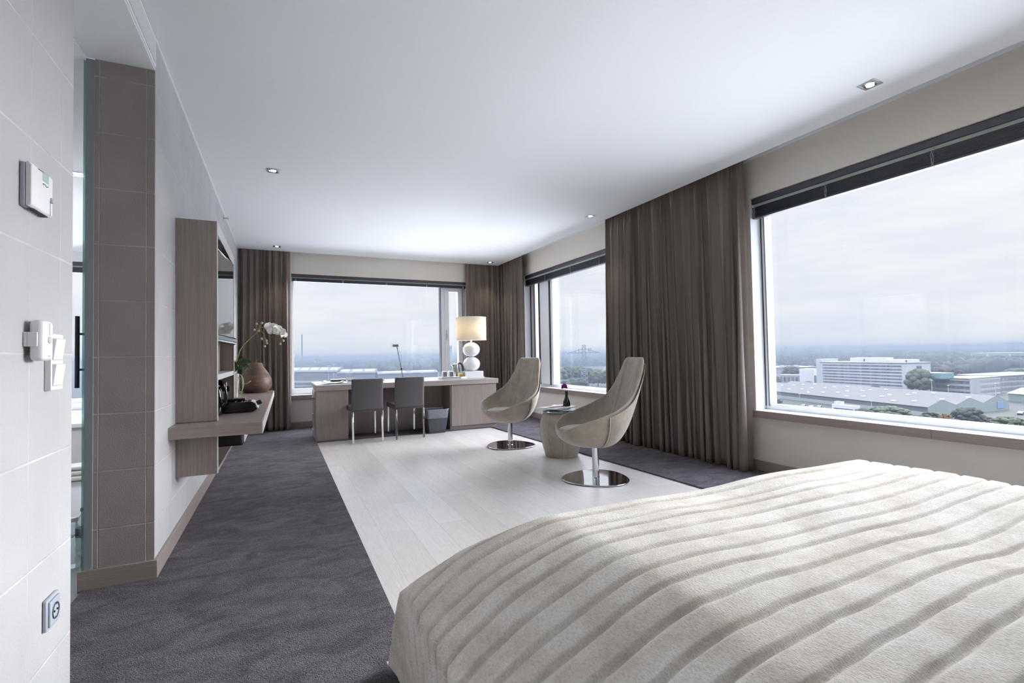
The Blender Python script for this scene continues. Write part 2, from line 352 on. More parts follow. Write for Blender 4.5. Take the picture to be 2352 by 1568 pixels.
struct(MB().box(-3.2, -.885, 1.5, YB, 2.664, 2.8).build('ceiling', MT['ceiling']))
# left wall (its end is the tiled pier) and the wall beside the camera
struct(MB().box(-.85, XL, 3.115, 8.9, -.05, 3.02).build('wall_left', MT['tile']))
struct(MB().box(-.85, XL, 3.1, 3.115, -.05, 2.672).build('wall_pier', MT['shadetile']))  # darker tile copy carries the shade of the camera-facing side
struct(MB().box(-.85, XL, 3.1, 3.115, 2.672, 3.02).build('wall_left', MT['tile']))
struct(MB().box(-.75, XL, YR, 1.989, -.05, 3.02).build('wall_entry', MT['tile']))
struct(MB().box(-.883, -.85, 3.092, 3.16, .11, 2.664).build('trim_1', MT['grey']))
struct(MB().box(-.885, XL, 1.989, 3.1, 2.672, 3.02).build('trim_2', MT['ceiling']))
struct(MB().box(4.022, XR, YR, 8.5, 2.925, 2.985).build('trim_3', MT['ceiling']))
# back and right walls with their window openings
BW = (.147, 3.165, .535, 2.507); Y2 = 8.92
w = MB(); w.box(-.85, BW[0], YB, Y2, -.05, 3.02).box(BW[1], 4.33, YB, Y2, -.05, 3.02).box(BW[0], BW[1], YB, Y2, -.05, BW[2]-.03).box(BW[0], BW[1], YB, Y2, BW[3], 3.02)
struct(w.build('wall_back', MT['paint']))
X2 = 4.33; W1 = (.45, 3.165, .57, 2.565); W2 = (4.75, 7.93, .57, 2.565)
w = MB(); w.box(XR, X2, YR, W1[0], -.05, 3.02).box(XR, X2, W1[1], W2[0], -.05, 3.02).box(XR, X2, W2[1], YB, -.05, 3.02)
for a in (W1, W2): w.box(XR, X2, a[0], a[1], -.05, a[2]-.03).box(XR, X2, a[0], a[1], a[3], 3.02)
struct(w.build('wall_right', MT['paint']))
struct(MB().box(-.75, X2, YR-.2, YR, -.05, 3.02).build('wall_rear', MT['veneer']))
bw = MB(); bw.box(-3.35, -3.2, 1.3, YB, -.05, 2.8).box(-3.35, -.75, 1.3, 1.5, -.05, 2.8)
BB = (-2.95, -1.25, .56, 2.525)
bw.box(-3.35, BB[0], YB, Y2, -.05, 2.8).box(BB[1], -.85, YB, Y2, -.05, 2.8).box(BB[0], BB[1], YB, Y2, -.05, BB[2]).box(BB[0], BB[1], YB, Y2, BB[3], 2.8)
struct(bw.build('wall_bathroom', MT['ceiling']))
# thin white bead where wall and ceiling meet
struct(MB().box(XL, XL+.007, 3.1, YE, H-.010, H).build('trim_5', MT['white']))
# baseboards
struct(MB().box(XL, XL+.016, 3.1, YB, 0, .104).build('baseboard_left', MT['veneery'], bevel=.002))
struct(MB().box(-.905, XL+.016, 3.084, 3.1, 0, .104).box(-.905, -.885, 3.1, 3.3, 0, .104).build('baseboard_pier', MT['veneerx'], bevel=.002))
struct(MB().box(XL, XL+.016, YR, 2.005, 0, .104).build('baseboard_entry', MT['veneery'], bevel=.002))
struct(MB().box(XL, XR, YB-.016, YB, 0, .104).build('baseboard_back', MT['veneerx'], bevel=.002))
struct(MB().box(XR-.016, XR, YR, YB, 0, .104).build('baseboard_right', MT['veneery'], bevel=.002))
# wall-mounted air vent in the bulkhead
v = thing('air_vent', 'long white slatted air grille high in the bulkhead above the bathroom opening', 'air vent', (XL, 2.0, 2.70))
f = MB(); f.box(0, .006, 0, 1.09, -.018, -.002).box(0, .006, 0, 1.09, .122, .138).box(0, .006, 0, .012, -.002, .122).box(0, .006, 1.078, 1.09, -.002, .122)
f.build('frame', MT['white'], v)
MB().box(.0004, .001, .012, 1.078, -.002, .122).build('backing', MT['matblack'], v)
for k in range(10):
    MB().box(.0012, .005, .012, 1.078, .010+k*.0112, .0185+k*.0112).build('slat', MT['whiteplastic'], v)

# ------------------------------------------------------------------ windows
def pane(parent, x0, x1, y0, y1, z0, z1): return MB().box(x0, x1, y0, y1, z0, z1).build('pane', MT['glass'], parent)
# window_1: big right-hand window beside the bed
def right_window(name, y0, y1, z0, z1):
    f = MB(); a, b = 4.17, 4.25
    f.box(a, b, y0, y1, z0-.005, z0+.047).box(a, b, y0, y1, z1-.06, z1)
    f.box(a, b, y0, y0+.04, z0+.047, z1-.06)
    return f
f = right_window('window_1', *W1); f.box(4.17, 4.25, 3.125, W1[1], .617, 2.505)
w1 = struct(f.build('window_1', MT['frame'], bevel=.003))
MB().box(4.163, 4.172, 3.119, 3.126, .6, 2.5).box(4.163, 4.172, 3.153, 3.1595, .6, 2.5).build('seal', MT['seal'], w1)
MB().box(4.031, 4.17, 3.16, 3.166, .565, 2.56).build('reveal', MT['frame'], w1)
pane(w1, 4.206, 4.214, W1[0]+.04, 3.125, .617, 2.505)
def sill_right(parent, y0, y1, joints):
    ys = [y0]+joints+[y1]
    for a, b in zip(ys, ys[1:]):
        s = MB().box(3.992, 4.24, a+.001, b-.001, .538, .568).build('sill', MT['white'], parent, bevel=.002)
        MB().box(3.986, 3.994, a+.001, b-.001, .503, .569).box(3.994, 4.028, a+.001, b-.001, .503, .537).build('sill_edge', MT['veneery'], s)
sill_right(w1, W1[0], 3.163, [1.78])
# window_2: between the curtains
f = right_window('window_2', *W2); f.box(4.12, 4.25, 7.17, 7.55, .617, 2.505); f.box(4.16, 4.25, 7.78, 7.93, .617, 2.505); f.box(4.13, 4.25, 7.08, 7.17, .617, 2.505)
w2 = struct(f.build('window_2', MT['frame'], bevel=.003))
MB().box(4.115, 4.125, 7.150, 7.185, .6, 2.5).box(4.118, 4.13, 7.50, 7.56, .6, 2.5).box(4.15, 4.165, 7.755, 7.785, .6, 2.5).box(4.15, 4.165, 7.90, 7.925, .6, 2.5).build('seal', MT['seal'], w2)
pane(w2, 4.206, 4.214, W2[0]+.04, 7.08, .617, 2.505); pane(w2, 4.206, 4.214, 7.55, 7.78, .617, 2.505)
MB().box(4.031, 4.16, 7.924, 7.9299, .565, 2.56).build('reveal', MT['frame'], w2)
sill_right(w2, W2[0]+.003, W2[1]-.003, [])
# window_3: back wall
f = MB(); a, b = 8.76, 8.84
f.box(BW[0], BW[1], a, b, .53, .63).box(BW[0], BW[1], a, b, 2.45, 2.507).box(BW[0], .19, a, b, .63, 2.45)
f.box(2.695, 2.763, a-.02, b, .63, 2.45).box(3.115, BW[1], a, b, .63, 2.45)
w3 = struct(f.build('window_3', MT['frame'], bevel=.003))
MB().box(2.763, 2.848, a-.03, b-.01, .63, 2.44).box(3.03, 3.115, a-.03, b-.01, .63, 2.44).box(2.848, 3.03, a-.03, b-.01, .63, .70).box(2.848, 3.03, a-.03, b-.01, 2.33, 2.44).build('casement', MT['frame'], w3, bevel=.004)
MB().box(2.79, 2.806, a-.055, a-.03, 1.44, 1.60).box(2.792, 2.804, a-.045, a-.03, 1.42, 1.46).build('handle', MT['steel'], w3, bevel=.003)
MB().box(2.686, 2.696, a-.022, b, .63, 2.45).box(3.113, 3.12, a-.034, a, .63, 2.44).build('seal', MT['seal'], w3)
pane(w3, .19, 2.695, 8.796, 8.804, .63, 2.45); pane(w3, 2.848, 3.03, 8.776, 8.784, .70, 2.33)
s = MB().box(BW[0]-.02, BW[1]+.02, 8.585, 8.83, .505, .534).build('sill', MT['white'], w3, bevel=.002)
MB().box(BW[0]-.02, BW[1]+.02, 8.578, 8.586, .477, .536).box(BW[0]-.02, BW[1]+.02, 8.586, 8.615, .477, .504).build('sill_edge', MT['veneerx'], s)
# bathroom window
f = MB().box(BB[0], BB[1], 8.76, 8.84, BB[2], BB[2]+.06).box(BB[0], BB[1], 8.76, 8.84, 2.45, BB[3]).box(BB[0], BB[0]+.05, 8.76, 8.84, .6, 2.45).box(BB[1]-.05, BB[1], 8.76, 8.84, .6, 2.45)
w4 = struct(f.build('window_4', MT['frame'])); pane(w4, BB[0]+.05, BB[1]-.05, 8.796, 8.804, .62, 2.45)

# ------------------------------------------------------------------ venetian blinds, drawn up
def blind(label, along, p0, p1, face, ztop, cords, depth=.055, h=(.055, .028, .11)):
    """along='y': hangs in the right wall (face = x of its room side); along='x': in the back wall"""
    b = thing('venetian_blind', label, 'window blind', (face, p0, ztop) if along == 'y' else (p0, face, ztop))
    L = p1-p0
    def bx(m, a0, a1, d0, d1, z0, z1):
        return m.box(d0, d1, a0, a1, z0, z1) if along == 'y' else m.box(a0, a1, d0, d1, z0, z1)
    bx(MB(), 0, L, 0, depth, -h[0], 0).build('headrail', MT['blind'], b, bevel=.004)
    bx(MB(), .01, L-.01, .018, depth-.01, -h[0]-h[1]-.004, -h[0]).build('valance_strip', MT['rail'], b)
    st = MB(); n = 14
    for k in range(n):
        z = -h[0]-h[1]-h[2]*.8*(k+.5)/n; bx(st, .005, L-.005, .002+.002*(k % 2), depth-.002*(k % 3), z-.0022, z+.0018)
    st.build('slat_stack', MT['blind'], b, bevel=.001, seg=1)
    zb = -h[0]-h[1]-h[2]
    bx(MB(), .003, L-.003, -.002, depth, zb, zb+h[2]*.19).build('bottom_rail', MT['blind'], b, bevel=.008, seg=3)
    for c in cords:
        q = c-p0; t = MB()
        pts = [(-.004, -h[0]-.006), (-.006, -h[0]-h[1]-.012), (-.013, -h[0]-h[1]-.03), (-.008, -h[0]-h[1]-.05), (-.014, zb+.03), (-.007, zb+.008), (-.004, zb-.008)]
        for s_ in (-.009, .0, .009):
            P = [(d, q+s_*(1-.5*k/6)+.004*math.sin(k*2+s_*300), z) if along == 'y' else (q+s_*(1-.5*k/6)+.004*math.sin(k*2+s_*300), d, z) for k, (d, z) in enumerate(pts)]
            t.tube(P, .0014, 5)
        t.build('ladder_cord', MT['cord'], b, smooth=True)
    return b
blind('dark venetian blind drawn up at the big window beside the bed', 'y', W1[0]+.01, 3.155, 4.045, 2.562, [3.12, 2.455, 1.732, 1.0])
blind('dark venetian blind drawn up at the window between the two curtains', 'y', W2[0]+.02, 7.915, 4.045, 2.562, [7.86, 7.15, 6.35, 5.6])
blind('dark venetian blind drawn up at the far window behind the desk', 'x', BW[0]+.01, BW[1]-.01, 8.64, 2.505, [.22, .95, 1.68, 2.4, 3.1], h=(.045, .02, .05))
blind('dark venetian blind drawn up at the bathroom window', 'x', BB[0]+.01, BB[1]-.01, 8.64, 2.52, [-1.4, -2.8], h=(.05, .02, .075))

# ------------------------------------------------------------------ curtains
def curtain(label, pts, folds, seed, z0=.02, z1=2.96, amp=(.03, .062), flare=None, hem=None, nu_per=14, nv=46):
    """pts: plan polyline the cloth follows; folds: how many; amp: fold depth at top and hem; flare(s, t): push out"""
    r = random.Random(seed); P = [Vector(p) for p in pts]
    seg = [(P[i+1]-P[i]).length for i in range(len(P)-1)]; T = sum(seg)
    def at(s):
        d = s*T
        for i, l in enumerate(seg):
            if d <= l or i == len(seg)-1:
                q = P[i].lerp(P[i+1], max(0, d/l)); t = (P[i+1]-P[i]).normalized(); return q, t
            d -= l
    wd = [r.choice((.45, .7, 1, 1.3, 1.8))*r.uniform(.85, 1.15) for _ in range(folds)]; cum = np.concatenate([[0], np.cumsum(wd)])/sum(wd)
    wd2 = [r.uniform(.7, 1.35) for _ in range(folds)]; cum2 = np.concatenate([[0], np.cumsum(wd2)])/sum(wd2)
    dep = [r.uniform(.45, 1.25) for _ in range(folds+1)]; skew = [r.uniform(-.5, .5) for _ in range(folds+1)]
    nu = folds*nu_per
    def fn(u, v):
        t = 1-v                              # 0 hem .. v=1 top
        ph = np.interp(u, cum, range(folds+1))*(1-.5*t) + np.interp(u, cum2, range(folds+1))*(.5*t)
        k = int(min(folds-1e-6, ph)); fr = ph-k
        w_ = .5-.5*math.cos(2*PI*fr)
        shp = (1-abs(2*fr-1)**(1.5+.5*skew[k])) + .10*math.sin(4*PI*fr+skew[k]*5)*t + .05*math.sin(6*PI*fr+skew[k]*9)
        A = (amp[0]+(amp[1]-amp[0])*min(1, t*1.25))*(dep[k]*(1-fr)+dep[k+1]*fr)
        off = A*(shp-.45)
        pl = max(0, 1-t/.09)                 # pinch pleats just under the rail
        off = off*(1-pl*.75) + pl*.010*math.sin(2*PI*ph*3)
        q, tg = at(u); nrm = Vector((-tg.y, tg.x))
        lat = A*.50*math.sin(2*PI*fr)*(1-pl)*t**.5 + .02*skew[k]*t*math.sin(PI*fr)
        fl = flare(u, t) if flare else 0
        q = q + nrm*(off+fl) + tg*lat
        h = hem(u) if hem else 0
        z = z0+h+(z1-z0-h)*v
        n3 = noise.noise(Vector((q.x*7, q.y*7, z*1.3)))*.008*t
        return (q.x+nrm.x*n3, q.y+nrm.y*n3, z)
    o = MB().grid(fn, nu, nv).build('curtain', MT['curtain'], smooth=True, solid=.004)
    return tag(o, label, 'curtain', 'brown silk curtains hanging from the ceiling')
# the normal (-ty, tx) of the plan direction points into the room
curtain('wide dark brown curtain between the two right-hand windows', [(3.90, 3.13), (3.90, 5.26)], 21, 3, amp=(.05, .105), flare=lambda u, t: .02*t)
curtain('narrow dark brown curtain in the far left corner beside the pear vase', [(.135, 8.55), (-.575, 8.55)], 9, 5, amp=(.04, .09), flare=lambda u, t: .15*t*t)
curtain('dark brown curtain at the back wall right of the far window behind the lamp', [(3.90, 8.55), (3.13, 8.55)], 9, 8, amp=(.035, .075))
curtain('dark brown curtain at the right wall just round the far corner', [(3.89, 7.72), (3.89, 8.46)], 8, 9, amp=(.035, .085), flare=lambda u, t: .06*t)
CH_A = (166, 203)
# ------------------------------------------------------------------ bed and fur throw
bed = thing('bed', 'low double bed under the cream fur throw', 'bed', (0, 0, 0))
MB().box(.72, 2.42, -1.2, 1.22, .06, .30).build('base', MT['darkleather'], bed, bevel=.02)
MB().box(.74, 2.40, -1.18, 1.20, .30, .545).build('mattress', MT['paper'], bed, bevel=.05, seg=4)
for x in (.8, 2.3):
    for y in (-1.1, 1.1): MB().lathe([(.03, 0), (.03, .06)], x, y, 12).build('foot', MT['matblack'], bed)
SEAMS = [1.80, 1.715, 1.64, 1.56, 1.48, 1.40, 1.325, 1.226, 1.166, 1.082, .996, .912, .846, .761, .674, .598]
while SEAMS[-1] > -1.2: SEAMS.append(SEAMS[-1]-.082)
SEAMS = SEAMS[::-1]
def fur_mat():
    m = bpy.data.materials.new('cream_fur'); m.use_nodes = True; nt = m.node_tree; N = nt.nodes.new; L = nt.links.new; b = nt.nodes['Principled BSDF']
    b.inputs['Roughness'].default_value = .85; b.inputs['Specular IOR Level'].default_value = .12; b.inputs['Sheen Weight'].default_value = .35; b.inputs['Sheen Roughness'].default_value = .35
    tc = N('ShaderNodeTexCoord')
    def noise_(sc, det, rough, st=None):
        n = N('ShaderNodeTexNoise'); n.inputs['Scale'].default_value = sc; n.inputs['Detail'].default_value = det; n.inputs['Roughness'].default_value = rough
        mp = N('ShaderNodeMapping'); mp.inputs['Scale'].default_value = st or (1, 1, 1); mp.inputs['Rotation'].default_value = (0, 0, .5 if st else 0); L(tc.outputs['Object'], mp.inputs[0]); L(mp.outputs[0], n.inputs[0]); return n.outputs[0]
    tuft = noise_(230, 4, .7, (1, .55, .8)); patch = noise_(7, 6, .65)
    r = N('ShaderNodeValToRGB'); r.color_ramp.elements[0].position = .30; r.color_ramp.elements[0].color = lin(FUR_C[0]); r.color_ramp.elements[1].position = .60; r.color_ramp.elements[1].color = lin(FUR_C[1]); L(patch, r.inputs[0])
    r2 = N('ShaderNodeValToRGB'); r2.color_ramp.elements[0].position = .30; r2.color_ramp.elements[0].color = (.78, .76, .74, 1); r2.color_ramp.elements[1].position = .56; r2.color_ramp.elements[1].color = (1, 1, 1, 1); L(tuft, r2.inputs[0])
    mu = N('ShaderNodeMix'); mu.data_type = 'RGBA'; mu.blend_type = 'MULTIPLY'; mu.inputs[0].default_value = 1; L(r.outputs[0], mu.inputs[6]); L(r2.outputs[0], mu.inputs[7]); L(mu.outputs[2], b.inputs['Base Color'])
    bp = N('ShaderNodeBump'); bp.inputs['Strength'].default_value = .75; bp.inputs['Distance'].default_value = .007; L(tuft, bp.inputs['Height']); L(bp.outputs[0], b.inputs['Normal'])
    return m
FUR_C = ('d2c5b7', 'f0eae2')
FUR = fur_mat()
SEAM_D = []
def blanket():
    ZT = .598
    def prof(d, slope_run, slope_drop, bend, flare, total):
        """overhang length d -> (horizontal, drop): rounded shoulder, slope, crease, fall"""
        if d <= 0: return d, 0.0
        if d < bend:
            t = d/bend; return slope_run*(t-.18*math.sin(2*PI*t)/PI*.5), slope_drop*t**1.65
        e = d-bend; return slope_run+flare*e, slope_drop+e*math.sqrt(max(.1, 1-flare*flare))
    XA, XB, YF = .79, 2.44, 1.375
    us = np.concatenate([np.linspace(-.84, 0, 64), np.linspace(0, XB-XA, 110)[1:], np.linspace(XB-XA, XB-XA+.62, 36)[1:]])
    vs = np.concatenate([np.linspace(-1.25, .2, 120)[:-1], np.linspace(.2, YF, 270), np.linspace(YF, YF+.62, 120)[1:]])
    verts = []; faces = []; SEAM_D.clear()
    def sm(a, b, p=1.7): return ((a**p+b**p)**(1/p)) if a > 0 or b > 0 else 0.0
    for v in vs:
        for u in us:
            if u < 0: hx, dx = prof(-u, .445, .170, .47, -.085, .84); x = XA-hx
            elif u > XB-XA: hx, dx = prof(u-(XB-XA), .09, .10, .15, .12, .6); x = XB+hx
            else: x, dx = XA+u, 0.0
            if v > YF:
                hy, dy = prof(v-YF, .10, .13, .17, .0, .62)
                k = max(0, min(1, (.72-x)/.38)); hy *= 1+.7*k; hy += (.55*k)*max(0, v-YF-.12)
                y = YF+hy
            else: y, dy = v, 0.0
            d = sm(dx, dy); z = ZT-d
            # cloth waviness on the bed
            z += .018*noise.noise(Vector((x*1.9, v*2.3, 0)))*(1 if d < .1 else .4) + .006*math.sin(x*5+v*3)
            sh = .012*noise.noise(Vector((x*2.5, v*1.2, 3.1)))+.006*noise.noise(Vector((x*7, v*2, 9)))
            i = np.searchsorted(SEAMS, v+sh); 
            if 0 < i < len(SEAMS):
                a, b = SEAMS[i-1], SEAMS[i]; t = (v+sh-a)/(b-a); puff = .0145*min(1, min(t, 1-t)*2/.32)**.6*(1-.45*max(0, min(1, (x-1.5)/.8))); SEAM_D.append(min(t, 1-t)*2)
            else: puff = .01; SEAM_D.append(1)
            nx, ny, nz = 0, 0, 1
            k1 = max(0, min(1, (.12-u)/.30)); k1 = k1*k1*(3-2*k1); k2 = max(0, min(1, (-.38-u)/.10)); nx = -.45*k1-.55*k2; nz = 1-.1*k1-.75*k2
            if u > XB-XA+.1: nx, nz = 1, .15
            if v > YF+.1: ny, nz = 1, nz*.3
            l = math.sqrt(nx*nx+ny*ny+nz*nz); x += nx/l*puff; y += ny/l*puff; z += nz/l*puff
            z = max(z, .028+.004*noise.noise(Vector((x*9, y*9, 1))))
            verts.append((x, y, z))
    w = len(us)
    for j in range(len(vs)-1):
        for i in range(w-1): a = j*w+i; faces.append((a, a+1, a+w+1, a+w))
    m = MB(); m.v = verts; m.f = faces
    return m.build('fur_throw', FUR, smooth=True)
throw = tag(blanket(), 'cream channel-quilted fur throw spread over the bed in the foreground', 'blanket')

# ------------------------------------------------------------------ swivel lounge chairs
def lounge_chair(label, loc, rz):
    t = thing('swivel_chair', label, 'lounge chair', loc, rz, 'swivel lounge chairs by the window')
    # base plate: rounded egg shape
    bp = MB(); n = 56; pl = []
    for k in range(n):
        a = 2*PI*k/n; rr = .295*(1+.055*math.cos(3*a)); pl.append((rr*math.cos(a), rr*math.sin(a)))
    bp.prism(pl, .004, .014, 'z'); bp.build('base_plate', MT['chrome'], t, bevel=.004, seg=3)
    MB().lathe([(.034, .014), (.03, .017), (.03, .30)], 0, 0, 28).build('post', MT['chrome'], t, auto=40)
    # shell, rim control points (forward x, side y, height z), from the middle of the back to the middle of the front
    ctl = [(-.43, 0, 1.085), (-.43, .10, 1.085), (-.425, .165, 1.078), (-.395, .195, .99), (-.335, .225, .87), (-.245, .275, .745), (-.11, .325, .655), (.06, .340, .592), (.20, .305, .548), (.305, .20, .49), (.345, .08, .452), (.35, 0, .447)]
    def cat(ps, m):
        ps = [np.array(p) for p in ps]; out = []
        for i in range(len(ps)-1):
            p0 = ps[i-1] if i else ps[i]*1-(ps[1]-ps[0])*.0; p1, p2 = ps[i], ps[i+1]; p3 = ps[i+2] if i+2 < len(ps) else ps[i+1]
            for k in range(m):
                s = k/m; out.append(.5*((2*p1)+(-p0+p2)*s+(2*p0-5*p1+4*p2-p3)*s*s+(-p0+3*p1-3*p2+p3)*s**3))
        out.append(ps[-1]); return out
    half = cat(ctl, 5); rim = half+[p*np.array([1, -1, 1]) for p in half[-2:0:-1]]
    n = len(rim); B = np.array([-.02, 0, .285])
    def outer(i, s):
        p = rim[i]; q = p-B; back = max(0, min(1, (-p[0]+.1)/.5))
        r0 = np.array([p[0], p[1]])
        # back wall runs straight down, front and sides bulge like a bowl
        c1 = np.array([p[0]*(1-.40*back), p[1]*(1.06-.02*back), B[2]+(p[2]-B[2])*(.42-.10*back)])
        c2 = np.array([p[0]*(.62-.05*back), p[1]*.62, B[2]-.004])
        return (1-s)**3*p+3*(1-s)**2*s*c1+3*(1-s)*s*s*c2+s**3*B
    BI = np.array([0.0, 0, .375])
    def inner(i, s):
        p = rim[i]; back = max(0, min(1, (-p[0]+.1)/.5))
        # lip turned inwards, thick at the sides of the back
        cdir = np.array([-.16-p[0]*.2, -p[1], 0]); cdir = cdir/max(1e-6, np.linalg.norm(cdir)) if back > .5 else np.array([-p[0], -p[1], 0])/max(1e-6, np.hypot(p[0], p[1]))
        th = .022+.045*max(0, min(1, (p[2]-.55)/.35))*(1 if abs(p[1]) > .12 else .7)
        fwd = np.array([1, 0, 0])*th*1.0*back
        q = p+cdir*.016+fwd*(.9)+np.array([0, 0, -.010])
        c1 = np.array([q[0]*(1-.42*back), q[1]*1.0, BI[2]+(q[2]-BI[2])*(.40-.12*back)])
        c2 = np.array([q[0]*(.60-.1*back), q[1]*.66, BI[2]])
        return (1-s)**3*q+3*(1-s)**2*s*c1+3*(1-s)*s*s*c2+s**3*BI
    S = 16; m = MB()
    rows = [[outer(i, 1-k/S*.985) for i in range(n)] for k in range(S)]
    rows.append([rim[i]+np.array([0, 0, -.004]) for i in range(n)])
    rows.append([rim[i]*.5+inner(i, 0)*.5+np.array([0, 0, .007]) for i in range(n)])
    rows += [[inner(i, k/S*.985) for i in range(n)] for k in range(S)]
    m.v = [tuple(p) for r in rows for p in r]
    for j in range(len(rows)-1):
        for i in range(n): m.f.append((j*n+i, j*n+(i+1) % n, (j+1)*n+(i+1) % n, (j+1)*n+i))
    m.f.append(tuple(range(n-1, -1, -1))); L0 = (len(rows)-1)*n; m.f.append(tuple(range(L0, L0+n)))
    m.build('shell', MT['hide'], t, smooth=True, subsurf=1)
    # back cover: a second skin from the top edge that flares off the arms and ends in a seam down to the post
    cov = MB(); W_ = 14
    idx = [i for i in range(n)]
    mid = 0
    arm = next(i for i, p in enumerate(half) if p[0] > -.03)       # where the seam leaves the rim
    def cover(u, v):
        i = (u*2-1)*arm; i0 = int(math.floor(i)); fr = i-i0
        def pt(k):
            s = .035+.95*v; k = k % n; q = outer(k, s); p = rim[k]
            out = np.array([q[0]+.12, q[1], 0]); out = out/max(1e-6, np.linalg.norm(out)); w_ = max(0, 1-v*1.02)
            return q+out*(.010+.006*w_)
        return tuple(pt(i0)*(1-fr)+pt(i0+1)*fr)
    cov.grid(cover, 2*arm, 22); cov.build('back_cover', MT['hide'], t, smooth=True, solid=.008, subsurf=1)
    for sgn in (1, -1):
        P = []
        for k in range(24):
            v = k/23; q = outer((sgn*arm) % n, .035+.95*v); out = np.array([q[0]+.12, q[1], 0]); out = out/max(1e-6, np.linalg.norm(out)); P.append(tuple(q+out*.017))
        MB().tube(P, .0045, 7).build('seam_piping', MT['piping'], t, smooth=True)
    # loose seat pad
    MB().lathe([(.0, .415), (.12, .415), (.185, .423), (.205, .441), (.20, .458), (.16, .471), (.08, .477), (.0, .478)], .105, 0, 40, cap=False, sx=1.06, sy=1.0).build('seat_cushion', MT['cushion'], t, smooth=True)
    return t
ch = lounge_chair('beige hide swivel tub chair nearest the bed with its back to the brown curtain', (2.55, 3.66, 0), math.radians(CH_A[0]))
dup(ch, (2.565, 5.50, 0), math.radians(CH_A[1]), 'beige hide swivel tub chair farther back near the desk end')

# ------------------------------------------------------------------ hide-covered drum table between the chairs
p = thing('drum_table', 'barrel-shaped hide side table with glass top between the two tub chairs', 'side table', (2.80, 4.66, 0))
bar = MB(); prof = [(.168, .0), (.175, .006), (.198, .09), (.222, .19), (.236, .29), (.230, .38), (.208, .45), (.188, .487), (.176, .492)]
bar.lathe(prof, n=56); bar.build('body', MT['hide'], p, auto=50)
for k in range(8):
    a = 2*PI*k/8+.35; MB().tube([(math.cos(a)*(r+.001), math.sin(a)*(r+.001), z) for r, z in prof[1:]], .0032, 6).build('seam', MT['piping'], p, smooth=True)
gl = MB(); gl.lathe([(.198, .493), (.20, .496), (.20, .503), (.198, .505)], n=56); gl.build('glass_top', MT['green_glass'], p, auto=40)
def sheet(name, mtl, parent, w, d, loc, rz, thick=.004, curl=.012, seed=1):
    c, s = math.cos(rz), math.sin(rz)
    def fn(u, v):
        x, y = (u-.5)*w, (v-.5)*d; z = curl*(abs(u-.5)*2)**3*(1 if seed % 2 else .4)+.004*noise.noise(Vector((u*3, v*3, seed)))
        return (loc[0]+x*c-y*s, loc[1]+x*s+y*c, loc[2]+z)
    return MB().grid(fn, 10, 10).build(name, mtl, parent, smooth=True, solid=thick)
nwp = thing('newspaper', 'white newspaper lying open on the drum table', 'newspaper', (2.80, 4.66, .508))
sheet('page', MT['paper'], nwp, .40, .27, (-.06, .03, .014), .5, .006, .016, 1)
sheet('page', MT['paper'], nwp, .37, .26, (-.02, .05, .024), .25, .005, .010, 2)
MB().box(-.15, .11, .02, .09, .034, .0345, rz=.25, about=(-.02, .05)).build('headline', MT['print_'], nwp)
MB().box(-.15, .05, -.01, .008, .034, .0345, rz=.25, about=(-.02, .05)).build('photo_strip', MT['pinkprint'], nwp)
mag = thing('magazine', 'dark magazine curled at the near edge of the drum table', 'magazine', (2.735, 4.545, .507))
sheet('cover', MT['pattern'], mag, .25, .17, (0, 0, .006), -.35, .006, .006, 3)
vz = thing('bud_vase', 'small black bottle vase on the drum table', 'vase', (2.90, 4.70, .506))
MB().lathe([(.036, 0), (.040, .006), (.041, .05), (.037, .085), (.024, .115), (.0165, .14), (.0145, .185), (.0165, .20), (.017, .203)], n=32).build('body', MT['black'], vz, auto=60)
fl = thing('carnation', 'single magenta carnation standing in the black bud vase', 'flower', (2.90, 4.70, .506))
MB().tube([(0, 0, .10), (-.004, 0, .20), (-.014, .004, .23)], .0022, 6).build('stem', MT['stem'], fl, smooth=True)
MB().tube([(0, 0, .19), (.02, -.004, .222), (.034, -.006, .236)], .0016, 5).build('leaf', MT['stem'], fl, smooth=True)
bl = MB(); r_ = random.Random(4)
for k in range(70):
    a, e = r_.uniform(0, 2*PI), r_.uniform(-.5, 1.4); R_ = .034*r_.uniform(.75, 1.05); cx = Vector((-.022, .006, .245))
    d = Vector((math.cos(a)*math.cos(e), math.sin(a)*math.cos(e), math.sin(e)))
    s1 = d.cross(Vector((r_.random(), r_.random(), r_.random()))).normalized(); s2 = d.cross(s1); q = cx+d*R_
    bl.add([cx+d*.004, q+s1*.011+s2*.003, q+d*.006, q-s1*.011-s2*.003, q+s2*.006-d*.006], [(0, 1, 2), (0, 2, 3), (1, 2, 4), (2, 3, 4)])
bl.build('bloom', MT['pinkpetal'], fl, smooth=True)

# ------------------------------------------------------------------ desk
D0, D1 = 7.03, 8.20
dk = thing('desk', 'long grey oak desk standing in front of the far window', 'desk', (0, 0, 0))
MB().box(.417, 3.09, D0, D1, .685, .76).build('desktop', MT['vtop'], dk, bevel=.003)
MB().box(.412, .83, D0+.012, D0+.62, .0, .685).build('drawer_pedestal', MT['veneer'], dk, bevel=.002)
for k in range(3):
    fz = .03+k*.218
    dr = MB().box(.402, .412, D0+.03, D0+.60, fz, fz+.21).build('drawer', MT['veneery'], dk, bevel=.002)
    MB().tube([(.386, D0+.16, fz+.12), (.386, D0+.34, fz+.12)], .005, 10).tube([(.386, D0+.17, fz+.12), (.402, D0+.17, fz+.12)], .004, 8).tube([(.386, D0+.33, fz+.12), (.402, D0+.33, fz+.12)], .004, 8).build('drawer_pull', MT['chrome'], dr, smooth=True)
MB().box(.83, 2.30, D0+.40, D0+.425, .01, .685).build('back_panel', MT['veneer'], dk)
MB().box(2.30, 3.06, D0+.03, D1-.05, .045, .685).build('cabinet', MT['veneer'], dk, bevel=.002)
